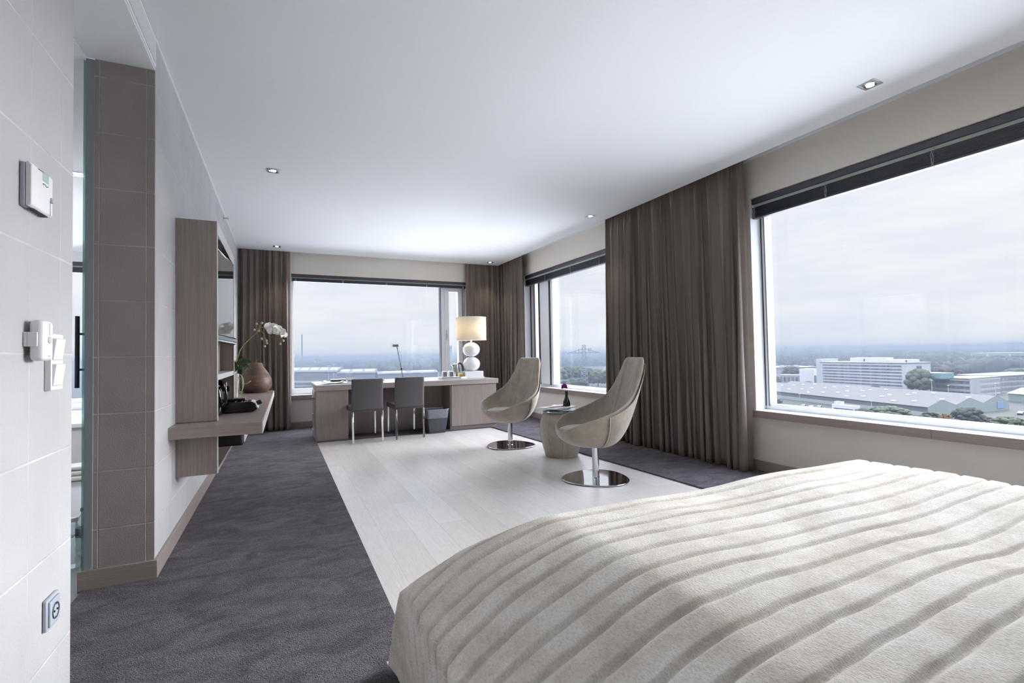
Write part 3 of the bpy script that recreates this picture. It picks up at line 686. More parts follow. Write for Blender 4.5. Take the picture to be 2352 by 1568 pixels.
MB().box(2.318, 3.05, D0+.012, D0+.03, .062, .68).build('cabinet_door', MT['veneer'], dk, bevel=.002)
MB().box(2.30, 3.06, D0+.03, D1-.06, .0, .045).build('plinth', MT['veneerx'], dk)

# ------------------------------------------------------------------ desk chairs
def desk_chair(label, loc):
    t = thing('desk_chair', label, 'chair', loc, math.radians(1.5), 'charcoal leather chairs at the desk')
    bk = MB()
    def fn(u, v):
        x = (u-.5)*.405; z = .435+v*.41; y = -.012-.012*math.cos((u-.5)*PI)-.03*v*v; return (x, y, z)
    bk.grid(fn, 10, 12); bk.build('backrest', MT['darkleather'], t, smooth=True, solid=.05, bevel=.012)
    MB().box(-.212, .212, -.02, .47, .405, .475).build('seat', MT['darkleather'], t, bevel=.02, seg=3)
    for x in (-.19, .19):
        for y, ty in ((-.015, -.05), (.445, .455)):
            q = .0125
            MB().hexa([(x-q, ty-q, 0), (x+q, ty-q, 0), (x+q, ty+q, 0), (x-q, ty+q, 0)], [(x-q, y-q, .41), (x+q, y-q, .41), (x+q, y+q, .41), (x-q, y+q, .41)]).build('leg', MT['chrome'], t, bevel=.002)
    return t
dc = desk_chair('charcoal leather desk chair on the left, nearer the drawer end of the desk', (1.03, 6.70, 0))
dup(dc, (1.60, 6.73, 0), math.radians(1.5), 'charcoal leather desk chair on the right, next to the waste bin')

# ------------------------------------------------------------------ waste bin
wb = thing('waste_bin', 'smoky plastic waste bin with a clear liner standing under the desk', 'waste bin', (2.06, 7.02, 0))
b0, b1 = .118, .163
def sq(h, z, k=.8): return [(-h, -h*k, z), (h, -h*k, z), (h, h*k, z), (-h, h*k, z)]
m = MB().hexa(sq(b0, .004), sq(b1, .345)); m.f = [f for f in m.f if f != (4, 5, 6, 7)]
m.build('body', MT['bin'], wb, solid=.004, bevel=.006)
ln = MB(); n_ = 48
def lin_pt(u, v):
    a = 2*PI*u; c, s = math.cos(a), math.sin(a); k = 1/max(abs(c), abs(s)/.8/1.0*.8)
    hh = b0+(b1-b0)*(.62+.40*v); jit = 1+.018*noise.noise(Vector((c*4, s*4, v*6))); x = hh*1.035*max(-1, min(1, c*1.35))*jit; y = hh*.8*1.045*max(-1, min(1, s*1.35))*jit
    return (x, y, .004+.341*(.62+.40*v)+.004*noise.noise(Vector((c*5, s*5, 2))))
ln.grid(lin_pt, n_, 8, wrap=True); ln.build('liner', MT['liner'], wb, smooth=True, solid=.0015)
# ------------------------------------------------------------------ wall cabinet with television and console shelf
XF = -.376
tv = thing('wall_cabinet', 'tall grey oak wall cabinet framing the television on the left wall', 'cabinet', (0, 0, 0))
XW = XL+.001
MB().box(XW, XF, 3.652, 3.682, .738, 2.03).build('side_panel', MT['veneer'], tv, bevel=.0015)
MB().box(XW, XF, 3.652, 3.682, .40, .659).build('side_panel', MT['veneer'], tv, bevel=.0015)
MB().box(XW, XF, 4.87, 4.90, .738, 2.03).build('side_panel', MT['veneer'], tv, bevel=.0015)
MB().box(XW, XF, 4.87, 4.90, .40, .659).build('side_panel', MT['veneer'], tv, bevel=.0015)
MB().box(XW, XF, 3.682, 4.87, 1.985, 2.03).build('top_panel', MT['veneery'], tv)
MB().box(XW, XF, 3.682, 4.87, .40, .42).build('bottom_panel', MT['veneery'], tv)
MB().box(XW, XW+.03, 3.682, 4.87, .738, 1.985).box(XW, XW+.03, 3.682, 4.87, .42, .659).build('back_panel', MT['veneer'], tv)
MB().box(XW+.03, -.475, 3.682, 4.87, 1.035, 1.985).build('television_panel', MT['veneer'], tv)
MB().box(XW+.03, XF, 3.682, 4.87, .995, 1.032).build('shelf', MT['edge'], tv, bevel=.0015)
ft = MB(); ft.box(XF, XF+.004, 3.652, 3.690, .738, 2.03).box(XF, XF+.004, 4.862, 4.90, .738, 2.03).box(XF, XF+.004, 3.69, 4.862, 1.955, 2.03).box(XF, XF+.004, 3.652, 3.690, .40, .659).box(XF, XF+.004, 4.862, 4.90, .40, .659)
ft.build('front_frame', MT['edge'], tv)  # veneer front edges, painted pale as if lit by the windows
cs = thing('console_shelf', 'thick grey oak console shelf running along the left wall', 'shelf', (0, 0, 0))
MB().prism([(XW, 3.44), (-.11, 3.44), (-.085, 6.80), (XW, 6.80)], .664, .736, 'z').build('board', MT['veneerx'], cs, bevel=.002)
MB().prism([(-.1099, 3.4405), (-.1065, 3.4405), (-.0815, 6.8), (-.085, 6.8)], .665, .735, 'z').build('front_edge', MT['edge'], cs)  # window light on the veneer edge, put into a pale strip
for y in (3.9, 5.6, 6.6): MB().box(XW, -.30, y-.012, y+.012, .645, .664).build('bracket', MT['matblack'], cs)
mb = thing('minibar_box', 'black drawer box hung under the console shelf', 'drawer', (0, 0, 0))
MB().box(-.56, -.242, 3.90, 4.60, .527, .6635).build('body', MT['matblack'], mb, bevel=.02, seg=4)
MB().box(-.243, -.236, 3.93, 4.57, .545, .655).build('front', MT['edge'], mb, bevel=.004)  # pale plate stands for the window-lit side of the black box
# television
t = thing('television', 'flat black television hung inside the grey oak wall cabinet', 'television', (-.405, 4.285, 0), -.065)
MB().box(-.022, .0, -.53, .53, 1.31, 1.945).build('body', MT['black'], t, bevel=.006)
MB().box(-.001, .0015, -.50, .50, 1.345, 1.912).build('screen', MT['screen'], t)
MB().box(-.004, .003, -.532, .532, 1.938, 1.950).build('top_trim', MT['chrome'], t, bevel=.003)
MB().tube([(-.002, -.50, 1.285), (-.002, .50, 1.285)], .034, 20).build('speaker_bar', MT['black'], t, auto=40, bevel=.004)
for y in (-.515, .50): MB().tube([(-.002, y, 1.285), (-.002, y+.015, 1.285)], .032, 20).build('speaker_end', MT['chrome'], t, auto=40)

# things in the niche
k = thing('electric_kettle', 'tall glossy black kettle at the near end of the cabinet niche', 'kettle', (-.452, 4.0, .737))
MB().lathe([(.066, 0), (.07, .006), (.078, .05), (.079, .11), (.072, .17), (.058, .21), (.03, .232), (.0, .236)], n=36, cap=False).build('body', MT['black'], k, smooth=True)
MB().tube([(.05, -.02, .19), (.085, -.03, .20), (.10, -.032, .15), (.098, -.03, .09), (.074, -.022, .06)], .008, 10).build('handle', MT['black'], k, smooth=True)
cm = thing('coffee_machine', 'black coffee machine with a chrome face at the back of the cabinet niche', 'coffee machine', (-.47, 4.56, .737))
m = MB(); m.box(-.07, .055, -.07, .07, 0, .03); m.box(-.07, -.01, -.07, .07, .03, .15); m.prism([(-.07, .14), (.06, .14), (.065, .18), (.05, .222), (.015, .245), (-.035, .245), (-.07, .225)], -.07, .07, 'y')
m.build('body', MT['black'], cm, bevel=.008, seg=3)
MB().prism([(-.055, .03), (.055, .03), (.062, .08), (.058, .16), (.035, .20), (0, .215), (-.035, .20), (-.058, .16), (-.062, .08)], .052, .072, 'x').build('face_plate', MT['chrome'], cm, bevel=.004)
MB().tube([(.068, 0, .155), (.090, 0, .155)], .024, 20).tube([(.07, 0, .075), (.080, 0, .075)], .036, 20).build('spout', MT['black'], cm, auto=40)
cb = thing('capsule_box', 'long black capsule box with a bright slanted front on the console shelf', 'box', (-.29, 4.20, .737))
MB().prism([(-.14, .004), (.10, .004), (.128, .022), (.112, .062), (.085, .078), (-.14, .078)], -.10, .10, 'y').build('body', MT['black'], cb, bevel=.004)
MB().prism([(.128, .022), (.133, .026), (.115, .068), (.087, .083), (.084, .079), (.112, .062)], -.096, .096, 'y').build('front_plate', MT['edge'], cb, bevel=.001)
MB().tube([(.118, 0, .055), (.150, 0, .069)], .017, 20).build('knob', MT['matblack'], cb, auto=40)
for x in (-.02, .02, .05): MB().box(x, x+.006, -.09, .09, .078, .0805).build('ridge', MT['steel'], cb)
rc = thing('remote_control', 'slim black remote control lying on top of the capsule box', 'remote control', (-.34, 4.27, .816))
MB().box(-.09, .09, -.024, .024, 0, .016).build('body', MT['matblack'], rc, bevel=.006)
for i in range(9): MB().box(-.075+i*.017, -.066+i*.017, -.015, .015, .016, .0185).build('button', MT['black'], rc)
MB().box(.084, .092, -.018, .018, .004, .014).build('tip', MT['edge'], rc, bevel=.002)
# orchid
OX, OY = -.47, 5.855
oc = thing('orchid', 'white orchid in a square white pot leaning out beside the cabinet', 'plant', (OX, OY, .737))
po = MB().hexa([(-.052, -.052, 0), (.052, -.052, 0), (.052, .052, 0), (-.052, .052, 0)], [(-.066, -.066, .243), (.066, -.066, .243), (.066, .066, .243), (-.066, .066, .243)]); po.build('pot', MT['porcelain'], oc, bevel=.003)
MB().box(-.058, .058, -.058, .058, .243, .2445).build('moss', MT['leaf'], oc)
def rel(px, py, dy=0):    # a stem point measured against the pot
    return Vector((px-OX, dy, py-.737))
stem = [(-.46, .98), (-.445, 1.06), (-.417, 1.142), (-.381, 1.246), (-.316, 1.328), (-.242, 1.406), (-.20, 1.462), (-.167, 1.472), (-.125, 1.453), (-.085, 1.448), (-.03, 1.44), (.01, 1.41), (.012, 1.37)]
MB().tube([rel(a, b, -.02*i/12) for i, (a, b) in enumerate(stem)], [.0055-.0003*i for i in range(len(stem))], 8).build('stem', MT['stem'], oc, smooth=True)
def leafm(base, tip, wid, bendz, parent, mtl, name='leaf'):
    b, t_ = Vector(base), Vector(tip); d = t_-b; side = d.cross(Vector((0, 0, 1))).normalized(); side = (side*.62+Vector((0, .1, .72))).normalized()
    def fn(u, v):
        p = b+d*v+Vector((0, 0, bendz*math.sin(PI*v))); w_ = wid*math.sin(PI*min(1, .12+v*.88))**.7
        return tuple(p+side*(u-.5)*2*w_+Vector((0, 0, .35*w_*abs(2*u-1)**1.5)))
    return MB().grid(fn, 6, 12).build(name, mtl, parent, smooth=True, solid=.003)
for b, e, w_, z in (((.0, -.02, .25), (.19, -.06, .36), .042, .05), ((.01, .0, .25), (.18, .0, .29), .044, .06), ((0, .0, .25), (.13, -.08, .255), .042, .06), ((0, .02, .25), (.07, -.11, .31), .042, .07), ((-.01, 0, .25), (-.12, -.06, .34), .034, .06), ((0, 0, .25), (.08, .10, .33), .034, .05), ((0, -.01, .25), (.02, -.09, .38), .03, .02)):
    leafm(b, e, w_, z, oc, MT['leaf'])
for P in ([(.05, -.03, .245), (.09, -.05, .225), (.105, -.055, .15), (.10, -.05, .07), (.085, -.05, .03)], [(.05, -.01, .245), (.10, -.03, .21), (.112, -.04, .12), (.09, -.04, .04), (.11, -.05, .02)], [(.095, -.05, .14), (.14, -.06, .135), (.18, -.06, .165)], [(.05, -.05, .245), (.075, -.065, .18), (.07, -.06, .10), (.085, -.06, .05)]):
    MB().tube(P, .004, 7).build('aerial_root', MT['stem'], oc, smooth=True)
def blossom(c, rot, s=1.0):
    c = Vector(c); m = MB(); R_ = Matrix.Rotation(rot[2], 3, 'Z') @ Matrix.Rotation(rot[0], 3, 'X')
    for k, (an, ln_, wd_) in enumerate(((90, .052, .024), (210, .05, .022), (330, .05, .022), (15, .056, .036), (165, .056, .036))):
        a = math.radians(an)
        def fn(u, v, a=a, ln_=ln_, wd_=wd_):
            r = ln_*v*s; w_ = wd_*s*math.sin(PI*min(1, .1+.86*v))**.6*(u-.5)*2
            p = Vector((math.cos(a)*r-math.sin(a)*w_, -.012*s*v*v-.004*k, math.sin(a)*r+math.cos(a)*w_)); return tuple(c+R_ @ p)
        m.grid(fn, 4, 6)
    o = m.build('blossom', MT['petal'], oc, smooth=True, solid=.0015)
    MB().sphere(tuple(c+R_ @ Vector((0, -.012*s, -.004))), .009*s, 10, 8).build('lip', MT['bud'], o, smooth=True)
for (x, z, dy, rz, s) in ((-.115, 1.47, -.03, .2, 1.0), (-.08, 1.425, -.05, -.3, 1.0), (-.045, 1.45, -.02, .5, .95), (-.01, 1.415, -.05, .1, 1.0), (.012, 1.385, -.03, .7, .85), (-.075, 1.475, -.0, -.1, .8)):
    blossom(rel(x, z, dy), (-.15, 0, rz), s)
br = [([(-.20, 1.462), (-.225, 1.46), (-.255, 1.44)], -.02), ([(-.20, 1.46), (-.215, 1.495), (-.235, 1.505)], -.02), ([(-.21, 1.455), (-.19, 1.50), (-.185, 1.515)], -.02), ([(-.205, 1.44), (-.17, 1.40), (-.155, 1.35), (-.148, 1.31), (-.158, 1.265)], -.03), ([(.0, 1.395), (.005, 1.34), (-.01, 1.29)], -.03), ([(.0, 1.36), (.022, 1.325)], -.03)]
bd = []
for P, dy in br: MB().tube([rel(a, b, dy) for a, b in P], .0028, 6).build('side_shoot', MT['stem'], oc, smooth=True); bd.append((P[-1], dy))
for (x, z) in [q[0] for q in bd]+[(-.185, 1.345), (-.142, 1.325), (-.138, 1.298), (-.215, 1.43), (.03, 1.40)]:
    MB().sphere(tuple(rel(x, z, -.025)), .0115, 10, 8, sz=1.2).build('bud', MT['bud'], oc, smooth=True)
# pear-shaped wooden vase
pv = thing('pear_vase', 'turned brown wooden pear with a short stalk on the console shelf', 'ornament', (-.275, 6.50, .737))
MB().lathe([(.10, 0), (.125, .006), (.160, .05), (.175, .10), (.170, .15), (.145, .21), (.108, .268), (.082, .305), (.077, .33), (.066, .347), (.03, .351), (0, .352)], n=48, cap=False).build('body', MT['pearwood'], pv, smooth=True)
MB().tube([(0, 0, .35), (.005, 0, .372), (.014, .004, .388), (.027, .006, .398)], [.006, .005, .0042, .005], 8).build('stalk', MT['pearwood'], pv, smooth=True)

# ------------------------------------------------------------------ things on the desk
lamp = thing('table_lamp', 'white table lamp of two stacked balls with lit cream drum shade', 'lamp', (2.79, 7.42, .7605))
b = MB().box(-.165, .165, -.14, .14, 0, .022).box(-.155, .155, -.13, .13, .022, .112); b.build('base', MT['porcelain'], lamp, bevel=.004)
for z in (.228, .462): MB().sphere((0, 0, z), .139, 36, 22, sz=.845).build('ball', MT['porcelain'], lamp, smooth=True)
MB().lathe([(.018, .34), (.018, .35)], n=16).lathe([(.014, .575), (.014, .80)], n=16).build('neck', MT['porcelain'], lamp, auto=40)
sh = MB(); sh.lathe([(.247, .612), (.247, .985)], n=56, cap=False); sh.build('shade', MT['shade'], lamp, smooth=True, solid=.002)
MB().lathe([(.248, .612), (.249, .618)], n=56, cap=False).lathe([(.248, .979), (.249, .985)], n=56, cap=False).build('shade_trim', MT['paper'], lamp, smooth=True, solid=.002)
MB().sphere((0, 0, .83), .032, 14, 10).build('bulb', MT['bulb'], lamp, smooth=True)
MB().tube([(.15, .05, .06), (.19, .06, .065), (.225, .08, .03), (.25, .10, .004), (.27, .20, .004)], .0035, 7).build('cord', MT['porcelain'], lamp, smooth=True)
L_ = light('table_lamp_bulb', 'POINT', (0, 0, .80), 4.5, (1, .88, .72), shadow_soft_size=.05); L_.parent = lamp
tr = thing('tea_tray', 'pale grey tea tray standing on the desk left of the lamp', 'tray', (2.378, 7.33, .7605))
m = MB(); m.box(-.145, .145, -.10, .10, 0, .030); m.box(-.15, .15, -.105, .105, .030, .037)
m.build('body', MT['whiteplastic'], tr, bevel=.003)
MB().box(-.146, .146, -.106, -.104, .026, .0305).build('groove_shadow_line', MT['seal'], tr)  # dark strip drawn as the shadow line under the rim
def holder(label, loc):
    h = thing('sachet_holder', label, 'sachet holder', loc, 0, 'sachet holders on the tea tray')
    prof_ = [(-.043, 0), (.043, 0), (.040, .06), (.033, .087), (.02, .094), (-.02, .094), (-.033, .087), (-.040, .06)]
    MB().prism(prof_, -.035, .03, 'y').build('frame', MT['porcelain'], h, bevel=.003)
    MB().box(-.029, .029, -.038, -.035, .008, .078).build('sachet', MT['pattern'], h, bevel=.001)
    return h
hd = holder('left white holder of dark patterned sachets on the tea tray', (2.295, 7.30, .798))
dup(hd, (2.398, 7.30, .798), 0, 'right white holder of dark patterned sachets, next to the steel kettle')
kt = thing('steel_kettle', 'small steel kettle with a dark handle between tea tray and lamp', 'kettle', (2.55, 7.50, .7605))
MB().lathe([(.075, 0), (.078, .01), (.074, .06), (.062, .16), (.050, .22), (.045, .235), (.02, .242), (0, .243)], n=36, cap=False).build('body', MT['steel'], kt, smooth=True)
MB().tube([(.03, -.02, .235), (.07, -.03, .24), (.098, -.035, .20), (.106, -.036, .13), (.102, -.034, .06), (.085, -.03, .04)], .014, 10).build('handle', MT['darkleather'], kt, smooth=True)
MB().hexa([(-.058, -.018, .19), (-.05, -.018, .19), (-.05, .018, .19), (-.058, .018, .19)], [(-.075, -.012, .228), (-.045, -.02, .23), (-.045, .02, .23), (-.075, .012, .228)]).build('spout', MT['steel'], kt, bevel=.003)
MB().lathe([(.082, -.0), (.082, .008)], n=32).build('base', MT['matblack'], kt)
yb = thing('tea_box', 'small yellow tea box in front of the steel kettle', 'box', (2.575, 7.345, .7605))
MB().box(-.042, .042, -.025, .025, .0, .092).build('carton', MT['yellow'], yb, bevel=.002); MB().box(-.028, .02, -.0262, -.025, .03, .07).build('printed_motif', MT['orangeprint'], yb)
nk = thing('napkin', 'folded white napkin at the right edge of the tea tray', 'napkin', (2.585, 7.235, .7605))
MB().hexa([(-.055, -.035, 0), (.05, -.035, 0), (.06, .045, 0), (-.04, .045, 0)], [(-.05, -.03, .012), (.045, -.03, .02), (.05, .04, .04), (-.03, .04, .035)]).build('fold', MT['paper'], nk, bevel=.006)
pp = thing('notepad', 'loose white papers curling on the left end of the desk', 'papers', (.66, 7.30, .762))
sheet('page', MT['paper'], pp, .30, .21, (0, 0, .006), .1, .002, .03, 1); sheet('page', MT['paper'], pp, .30, .21, (.03, .03, .014), -.2, .002, .035, 3)
MB().box(-.02, .28, -.13, .02, .0, .004, rz=-.1, about=(.13, -.05)).build('folder', MT['print_'], pp)
cdp = thing('menu_card', 'small white folded card standing on the desk left of the first chair', 'card', (.93, 7.60, .7605))
MB().hexa([(-.05, -.03, 0), (.05, -.03, 0), (.05, .03, 0), (-.05, .03, 0)], [(-.05, -.002, .07), (.05, -.002, .07), (.05, .002, .07), (-.05, .002, .07)]).build('card', MT['paper'], cdp)
MB().box(-.035, .035, -.0225, -.0165, .03, .036).box(-.035, .02, -.026, -.022, .018, .024).build('print', MT['print_'], cdp)
bw_ = thing('small_bowl', 'small black bowl on the desk between the two desk chairs', 'bowl', (1.335, 7.30, .7605))
MB().lathe([(.018, 0), (.016, .012), (.03, .022), (.045, .036), (.040, .036), (.02, .024), (0, .02)], n=28, cap=False).build('bowl', MT['black'], bw_, smooth=True)
nb = thing('black_folder', 'dark folder lying near the back edge of the desk', 'folder', (.80, 8.02, .7605))
MB().box(-.11, .11, -.09, .09, 0, .03).build('cover', MT['darkleather'], nb, bevel=.004); MB().box(-.108, .112, -.088, .088, .030, .034).build('pages', MT['paper'], nb)
dl = thing('desk_lamp', 'slender grey reading lamp with a flat head in front of the far window', 'desk lamp', (1.775, 7.85, .7605))
MB().lathe([(.075, 0), (.075, .012), (.02, .018), (.012, .03)], n=32).build('base', MT['grey'], dl, auto=40)
MB().tube([(0, 0, .02), (-.027, 0, .165)], .0075, 10).build('stem', MT['grey'], dl, smooth=True)
MB().tube([(-.027, 0, .16), (-.033, 0, .18)], .014, 12).tube([(-.027, 0, .166), (.0, -.005, .172)], .005, 8).build('joint', MT['seal'], dl, smooth=True)
MB().tube([(-.030, 0, .17), (-.095, 0, .53)], .0065, 10).tube([(-.026, .006, .18), (-.028, .012, .40), (-.085, .01, .53)], .002, 5).build('arm', MT['grey'], dl, smooth=True)
MB().box(-.165, -.073, -.02, .02, .525, .565).build('head', MT['grey'], dl, bevel=.003)
MB().box(-.19, -.05, .021, .026, .498, .590).build('glass_shield', MT['glass'], dl)

# ------------------------------------------------------------------ wall devices beside the camera
th = thing('thermostat', 'white wall thermostat with a small display on the tiled wall at the left', 'thermostat', (XL+.0005, 1.70, 1.53))
MB().box(0, .011, -.064, .062, 0, .114).build('back_plate', MT['greyplastic'], th, bevel=.003)
MB().prism([(.011, .003), (.0175, .0), (.024, .006), (.024, .108), (.0175, .118), (.011, .115)], -.063, .064, 'y').build('cover', MT['whiteplastic'], th, bevel=.003, seg=3)
MB().box(.0242, .0247, .0, .034, .087, .112).build('display', MT['lcd'], th)
MB().box(.0242, .0246, -.028, .004, .1085, .1105).build('lettering', MT['blueprint'], th)
MB().tube([(.0244, -.0, .078), (.0244, .006, .079)], .0016, 6).tube([(.0244, .012, .080), (.0244, .022, .076), (.0244, .034, .081)], .0009, 6).build('scale_mark', MT['seal'], th)
MB().box(.024, .0244, .046, .048, .004, .052).build('slider_slot', MT['seal'], th)
MB().hexa([(.024, .043, .040), (.030, .046, .040), (.030, .052, .040), (.024, .055, .040)], [(.024, .047, .054), (.027, .048, .054), (.027, .050, .054), (.024, .051, .054)]).build('slider', MT['greyplastic'], th)
for i in range(6): MB().box(.006, .020, -.038+i*.015, -.030+i*.015, -.0022, .0).build('vent_slot', MT['seal'], th)
rh = thing('wall_remote', 'rounded white remote control clipped in a holder on the tiled wall', 'remote control', (XL+.0005, 1.70, 1.134))
MB().box(.0, .008, -.037, .034, .038, .076).box(.008, .028, -.037, -.033, .038, .076).build('holder', MT['whiteplastic'], rh, bevel=.0015)
MB().box(.0085, .040, -.032, .030, .0, .108).build('body', MT['whiteplastic'], rh, bevel=.012, seg=4)
MB().lathe([(.0095, .0), (.0095, .0012), (.0065, .0014), (.0055, .0006), (.0035, .0016), (0, .0018)], n=24, cap=False).build('button', MT['edge'], rh, smooth=True)
bt = [c for c in rh.children if c.name.startswith('button')][0]; bt.rotation_euler = (0, PI/2, 0); bt.location = (.0405, .0, .056)
MB().box(.0402, .0407, -.0008, .0008, .068, .10).build('groove_shadow_line', MT['greyplastic'], rh)
MB().box(.0402, .0406, -.006, .006, .0115, .0145).build('lettering', MT['greyplastic'], rh)
sw = thing('light_switch', 'white double rocker light switch beside the bathroom opening', 'light switch', (XL+.0005, 1.79, 1.051))
MB().box(0, .0145, 0, .082, 0, .16).build('frame', MT['whiteplastic'], sw, bevel=.0015)
for z in (.012, .085):
    MB().box(.0146, .0152, .008, .074, z, z+.063).build('bezel', MT['greyplastic'], sw)
    MB().hexa([(.014, .010, z+.002), (.0165, .010, z+.002), (.0165, .073, z+.002), (.014, .073, z+.002)], [(.014, .010, z+.061), (.0235, .010, z+.061), (.0235, .073, z+.061), (.014, .073, z+.061)]).build('rocker', MT['white'], sw, bevel=.001)
so = thing('wall_socket', 'grey wall power socket low on the tiled wall by the carpet', 'power socket', (XL+.0005, 1.787, .384))
MB().box(0, .010, 0, .082, 0, .086).build('frame', MT['greyplastic'], so, bevel=.003)
m = MB(); m.box(.010, .0155, .008, .074, .008, .078); m.build('insert', MT['greyplastic'], so, bevel=.002)
s_ = MB(); s_.lathe([(.0225, .0003), (.021, .0016), (.0195, .0), (.019, -.003), (0, -.003)], n=32, cap=False); o = s_.build('well', MT['seal'], so, smooth=True); o.rotation_euler = (0, PI/2, 0); o.location = (.0165, .041, .043)
for y in (.0315, .0505): MB().tube([(.0155, y, .043), (.0175, y, .043)], .003, 10).build('contact', MT['black'], so)
for z in (.0255, .0605): MB().box(.0158, .0185, .038, .044, z-.002, z+.002).build('earth_clip', MT['chrome'], so)
spk = thing('sprinkler', 'small chrome sprinkler head high on the left wall near the ceiling', 'sprinkler', (XL, 6.45, 2.765))
MB().tube([(0, 0, 0), (.006, 0, 0)], .035, 24).build('rose', MT['chrome'], spk, auto=40); MB().tube([(.006, 0, 0), (.028, 0, 0)], .011, 14).build('pipe', MT['chrome'], spk, auto=40)
MB().tube([(.028, 0, .0), (.038, .016, 0), (.05, .0, 0)], .003, 6).tube([(.028, 0, 0), (.038, -.016, 0), (.05, 0, 0)], .003, 6).tube([(.049, 0, 0), (.052, 0, 0)], .02, 16).build('deflector', MT['chrome'], spk, auto=40)
# recessed ceiling lights
def downlight(label, x, y, z=H, e=12):
    d = thing('ceiling_downlight', label, 'ceiling light', (x, y, z), 0, 'square recessed ceiling lights')
    f = MB(); q = .052
    for a in ((-q, q, -q, -.036), (-q, q, .036, q), (-q, -.036, -.036, .036), (.036, q, -.036, .036)): f.box(a[0], a[1], a[2], a[3], -.005, -.0005)
    f.build('frame', MT['steel'], d, bevel=.001)
    MB().lathe([(.036, -.0035), (.032, -.003), (.024, -.0012)], n=28, cap=False).box(-.036, .036, -.036, .036, -.0012, -.0004).build('reflector', MT['chrome'], d, auto=40)
    MB().lathe([(.023, -.0045), (.021, -.0022), (0, -.0020)], n=24, cap=False).build('bulb', MT['bulb'], d, smooth=True)
    l = light('downlight_beam', 'SPOT', (0, 0, -.02), e, (1, .90, .76), spot_size=math.radians(80), spot_blend=.7, shadow_soft_size=.03); l.parent = d
    return d
downlight('ceiling downlight nearest the camera, above the big window by the bed', 3.467, 1.803)
downlight('ceiling downlight high above the television wall at the left', -.056, 4.88)
downlight('ceiling downlight in front of the wide brown curtain', 3.50, 5.017)
downlight('ceiling downlight in front of the far left corner curtain', -.052, 8.18)
downlight('ceiling downlight in the far right corner above the table lamp', 3.50, 8.25)
downlight('ceiling downlight inside the bathroom behind the tiled pier', -1.50, 5.05, 2.664, 30)
# bathroom seen through the opening
light('bathroom_fill_light', 'POINT', (-2.9, 5.6, 1.9), 38, (.95, .98, 1), shadow_soft_size=.15)  # added fill without a fixture, brightens the bathroom
gd = MB().box(-.893, -.885, 3.098, 4.15, .03, 2.655).build('glass_door', MT['glass'])
dr = struct(gd); dr.name = 'door_1'; MB().box(-.8935, -.8845, 3.0965, 3.0985, .03, 2.655).build('glass_edge', MT['green_glass'], dr)
MB().tube([(-.928, 3.15, 1.0), (-.928, 3.15, 1.362)], .0095, 14).tube([(-.928, 3.15, 1.272), (-.892, 3.15, 1.272)], .006, 10).tube([(-.928, 3.15, 1.092), (-.892, 3.15, 1.092)], .006, 10).build('handle', MT['seal'], dr, auto=40)
tb = thing('bathtub', 'white bathtub under the bathroom window', 'bathtub', (-2.2, 7.5, 0))
m = MB(); m.box(-.75, .80, -.75, 1.0, .004, .43); m.build('panel', MT['whiteplastic'], tb, bevel=.01)
m = MB(); m.box(-.78, .83, -.78, -.66, .43, .475).box(-.78, .83, .92, 1.05, .43, .475).box(-.78, -.66, -.66, .92, .43, .475).box(.71, .83, -.66, .92, .43, .475).box(-.66, .71, -.66, .92, .43, .44); m.build('rim', MT['porcelain'], tb, bevel=.01, seg=3)
tw = thing('bath_towel', 'folded white towel on the bathroom floor in front of the tub', 'towel', (-1.74, 6.05, .005))
m = MB(); m.box(-.14, .14, -.10, .10, 0, .05).box(-.135, .14, -.098, .10, .052, .10).box(-.14, .135, -.10, .097, .102, .145); m.build('folds', MT['porcelain'], tw, bevel=.018, seg=4)
def bottle(label, loc, cap, printm):
    b = thing('water_bottle', label, 'bottle', loc, 0, 'bottles on the bathroom floor')
    MB().lathe([(.040, 0), (.043, .006), (.044, .04), (.041, .06), (.044, .08), (.044, .16), (.040, .19), (.024, .222), (.019, .23), (.019, .25)], n=32).build('glass', MT['bottle'], b, auto=50)
    MB().lathe([(.0205, .246), (.022, .248), (.022, .262), (.019, .266)], n=24).build('cap', cap, b, auto=50)
    return b
b1_ = bottle('clear water bottle with a white cap on the bathroom floor', (-1.045, 3.50, .005), MT['porcelain'], None)
def word(txt, size, parent, r, z, a0, mtl):
    cu = bpy.data.curves.new('text', 'FONT'); cu.body = txt; cu.size = size; cu.extrude = .0004; cu.align_x = 'CENTER'
    o = bpy.data.objects.new('tmp', cu); C.objects.link(o); dg = bpy.context.evaluated_depsgraph_get(); me = bpy.data.meshes.new_from_object(o.evaluated_get(dg))
    bpy.data.objects.remove(o)
    for v in me.vertices:
        a = a0+v.co.x/r; R_ = r+v.co.z; zz = z+v.co.y; v.co = (R_*math.cos(a), R_*math.sin(a), zz)
    q = bpy.data.objects.new('lettering', me); C.objects.link(q); me.materials.append(mtl); q.parent = parent; return q
word('SPA', .024, b1_, .0446, .168, math.radians(-66), MT['blueprint'])
b2_ = bottle('second bottle with a red cap and dark print behind the white-capped one', (-1.055, 3.72, .005), MT['redcap'], None)
MB().lathe([(.0446, .10), (.0446, .15)], n=32, cap=False).build('label', MT['blueprint'], b2_, smooth=True)
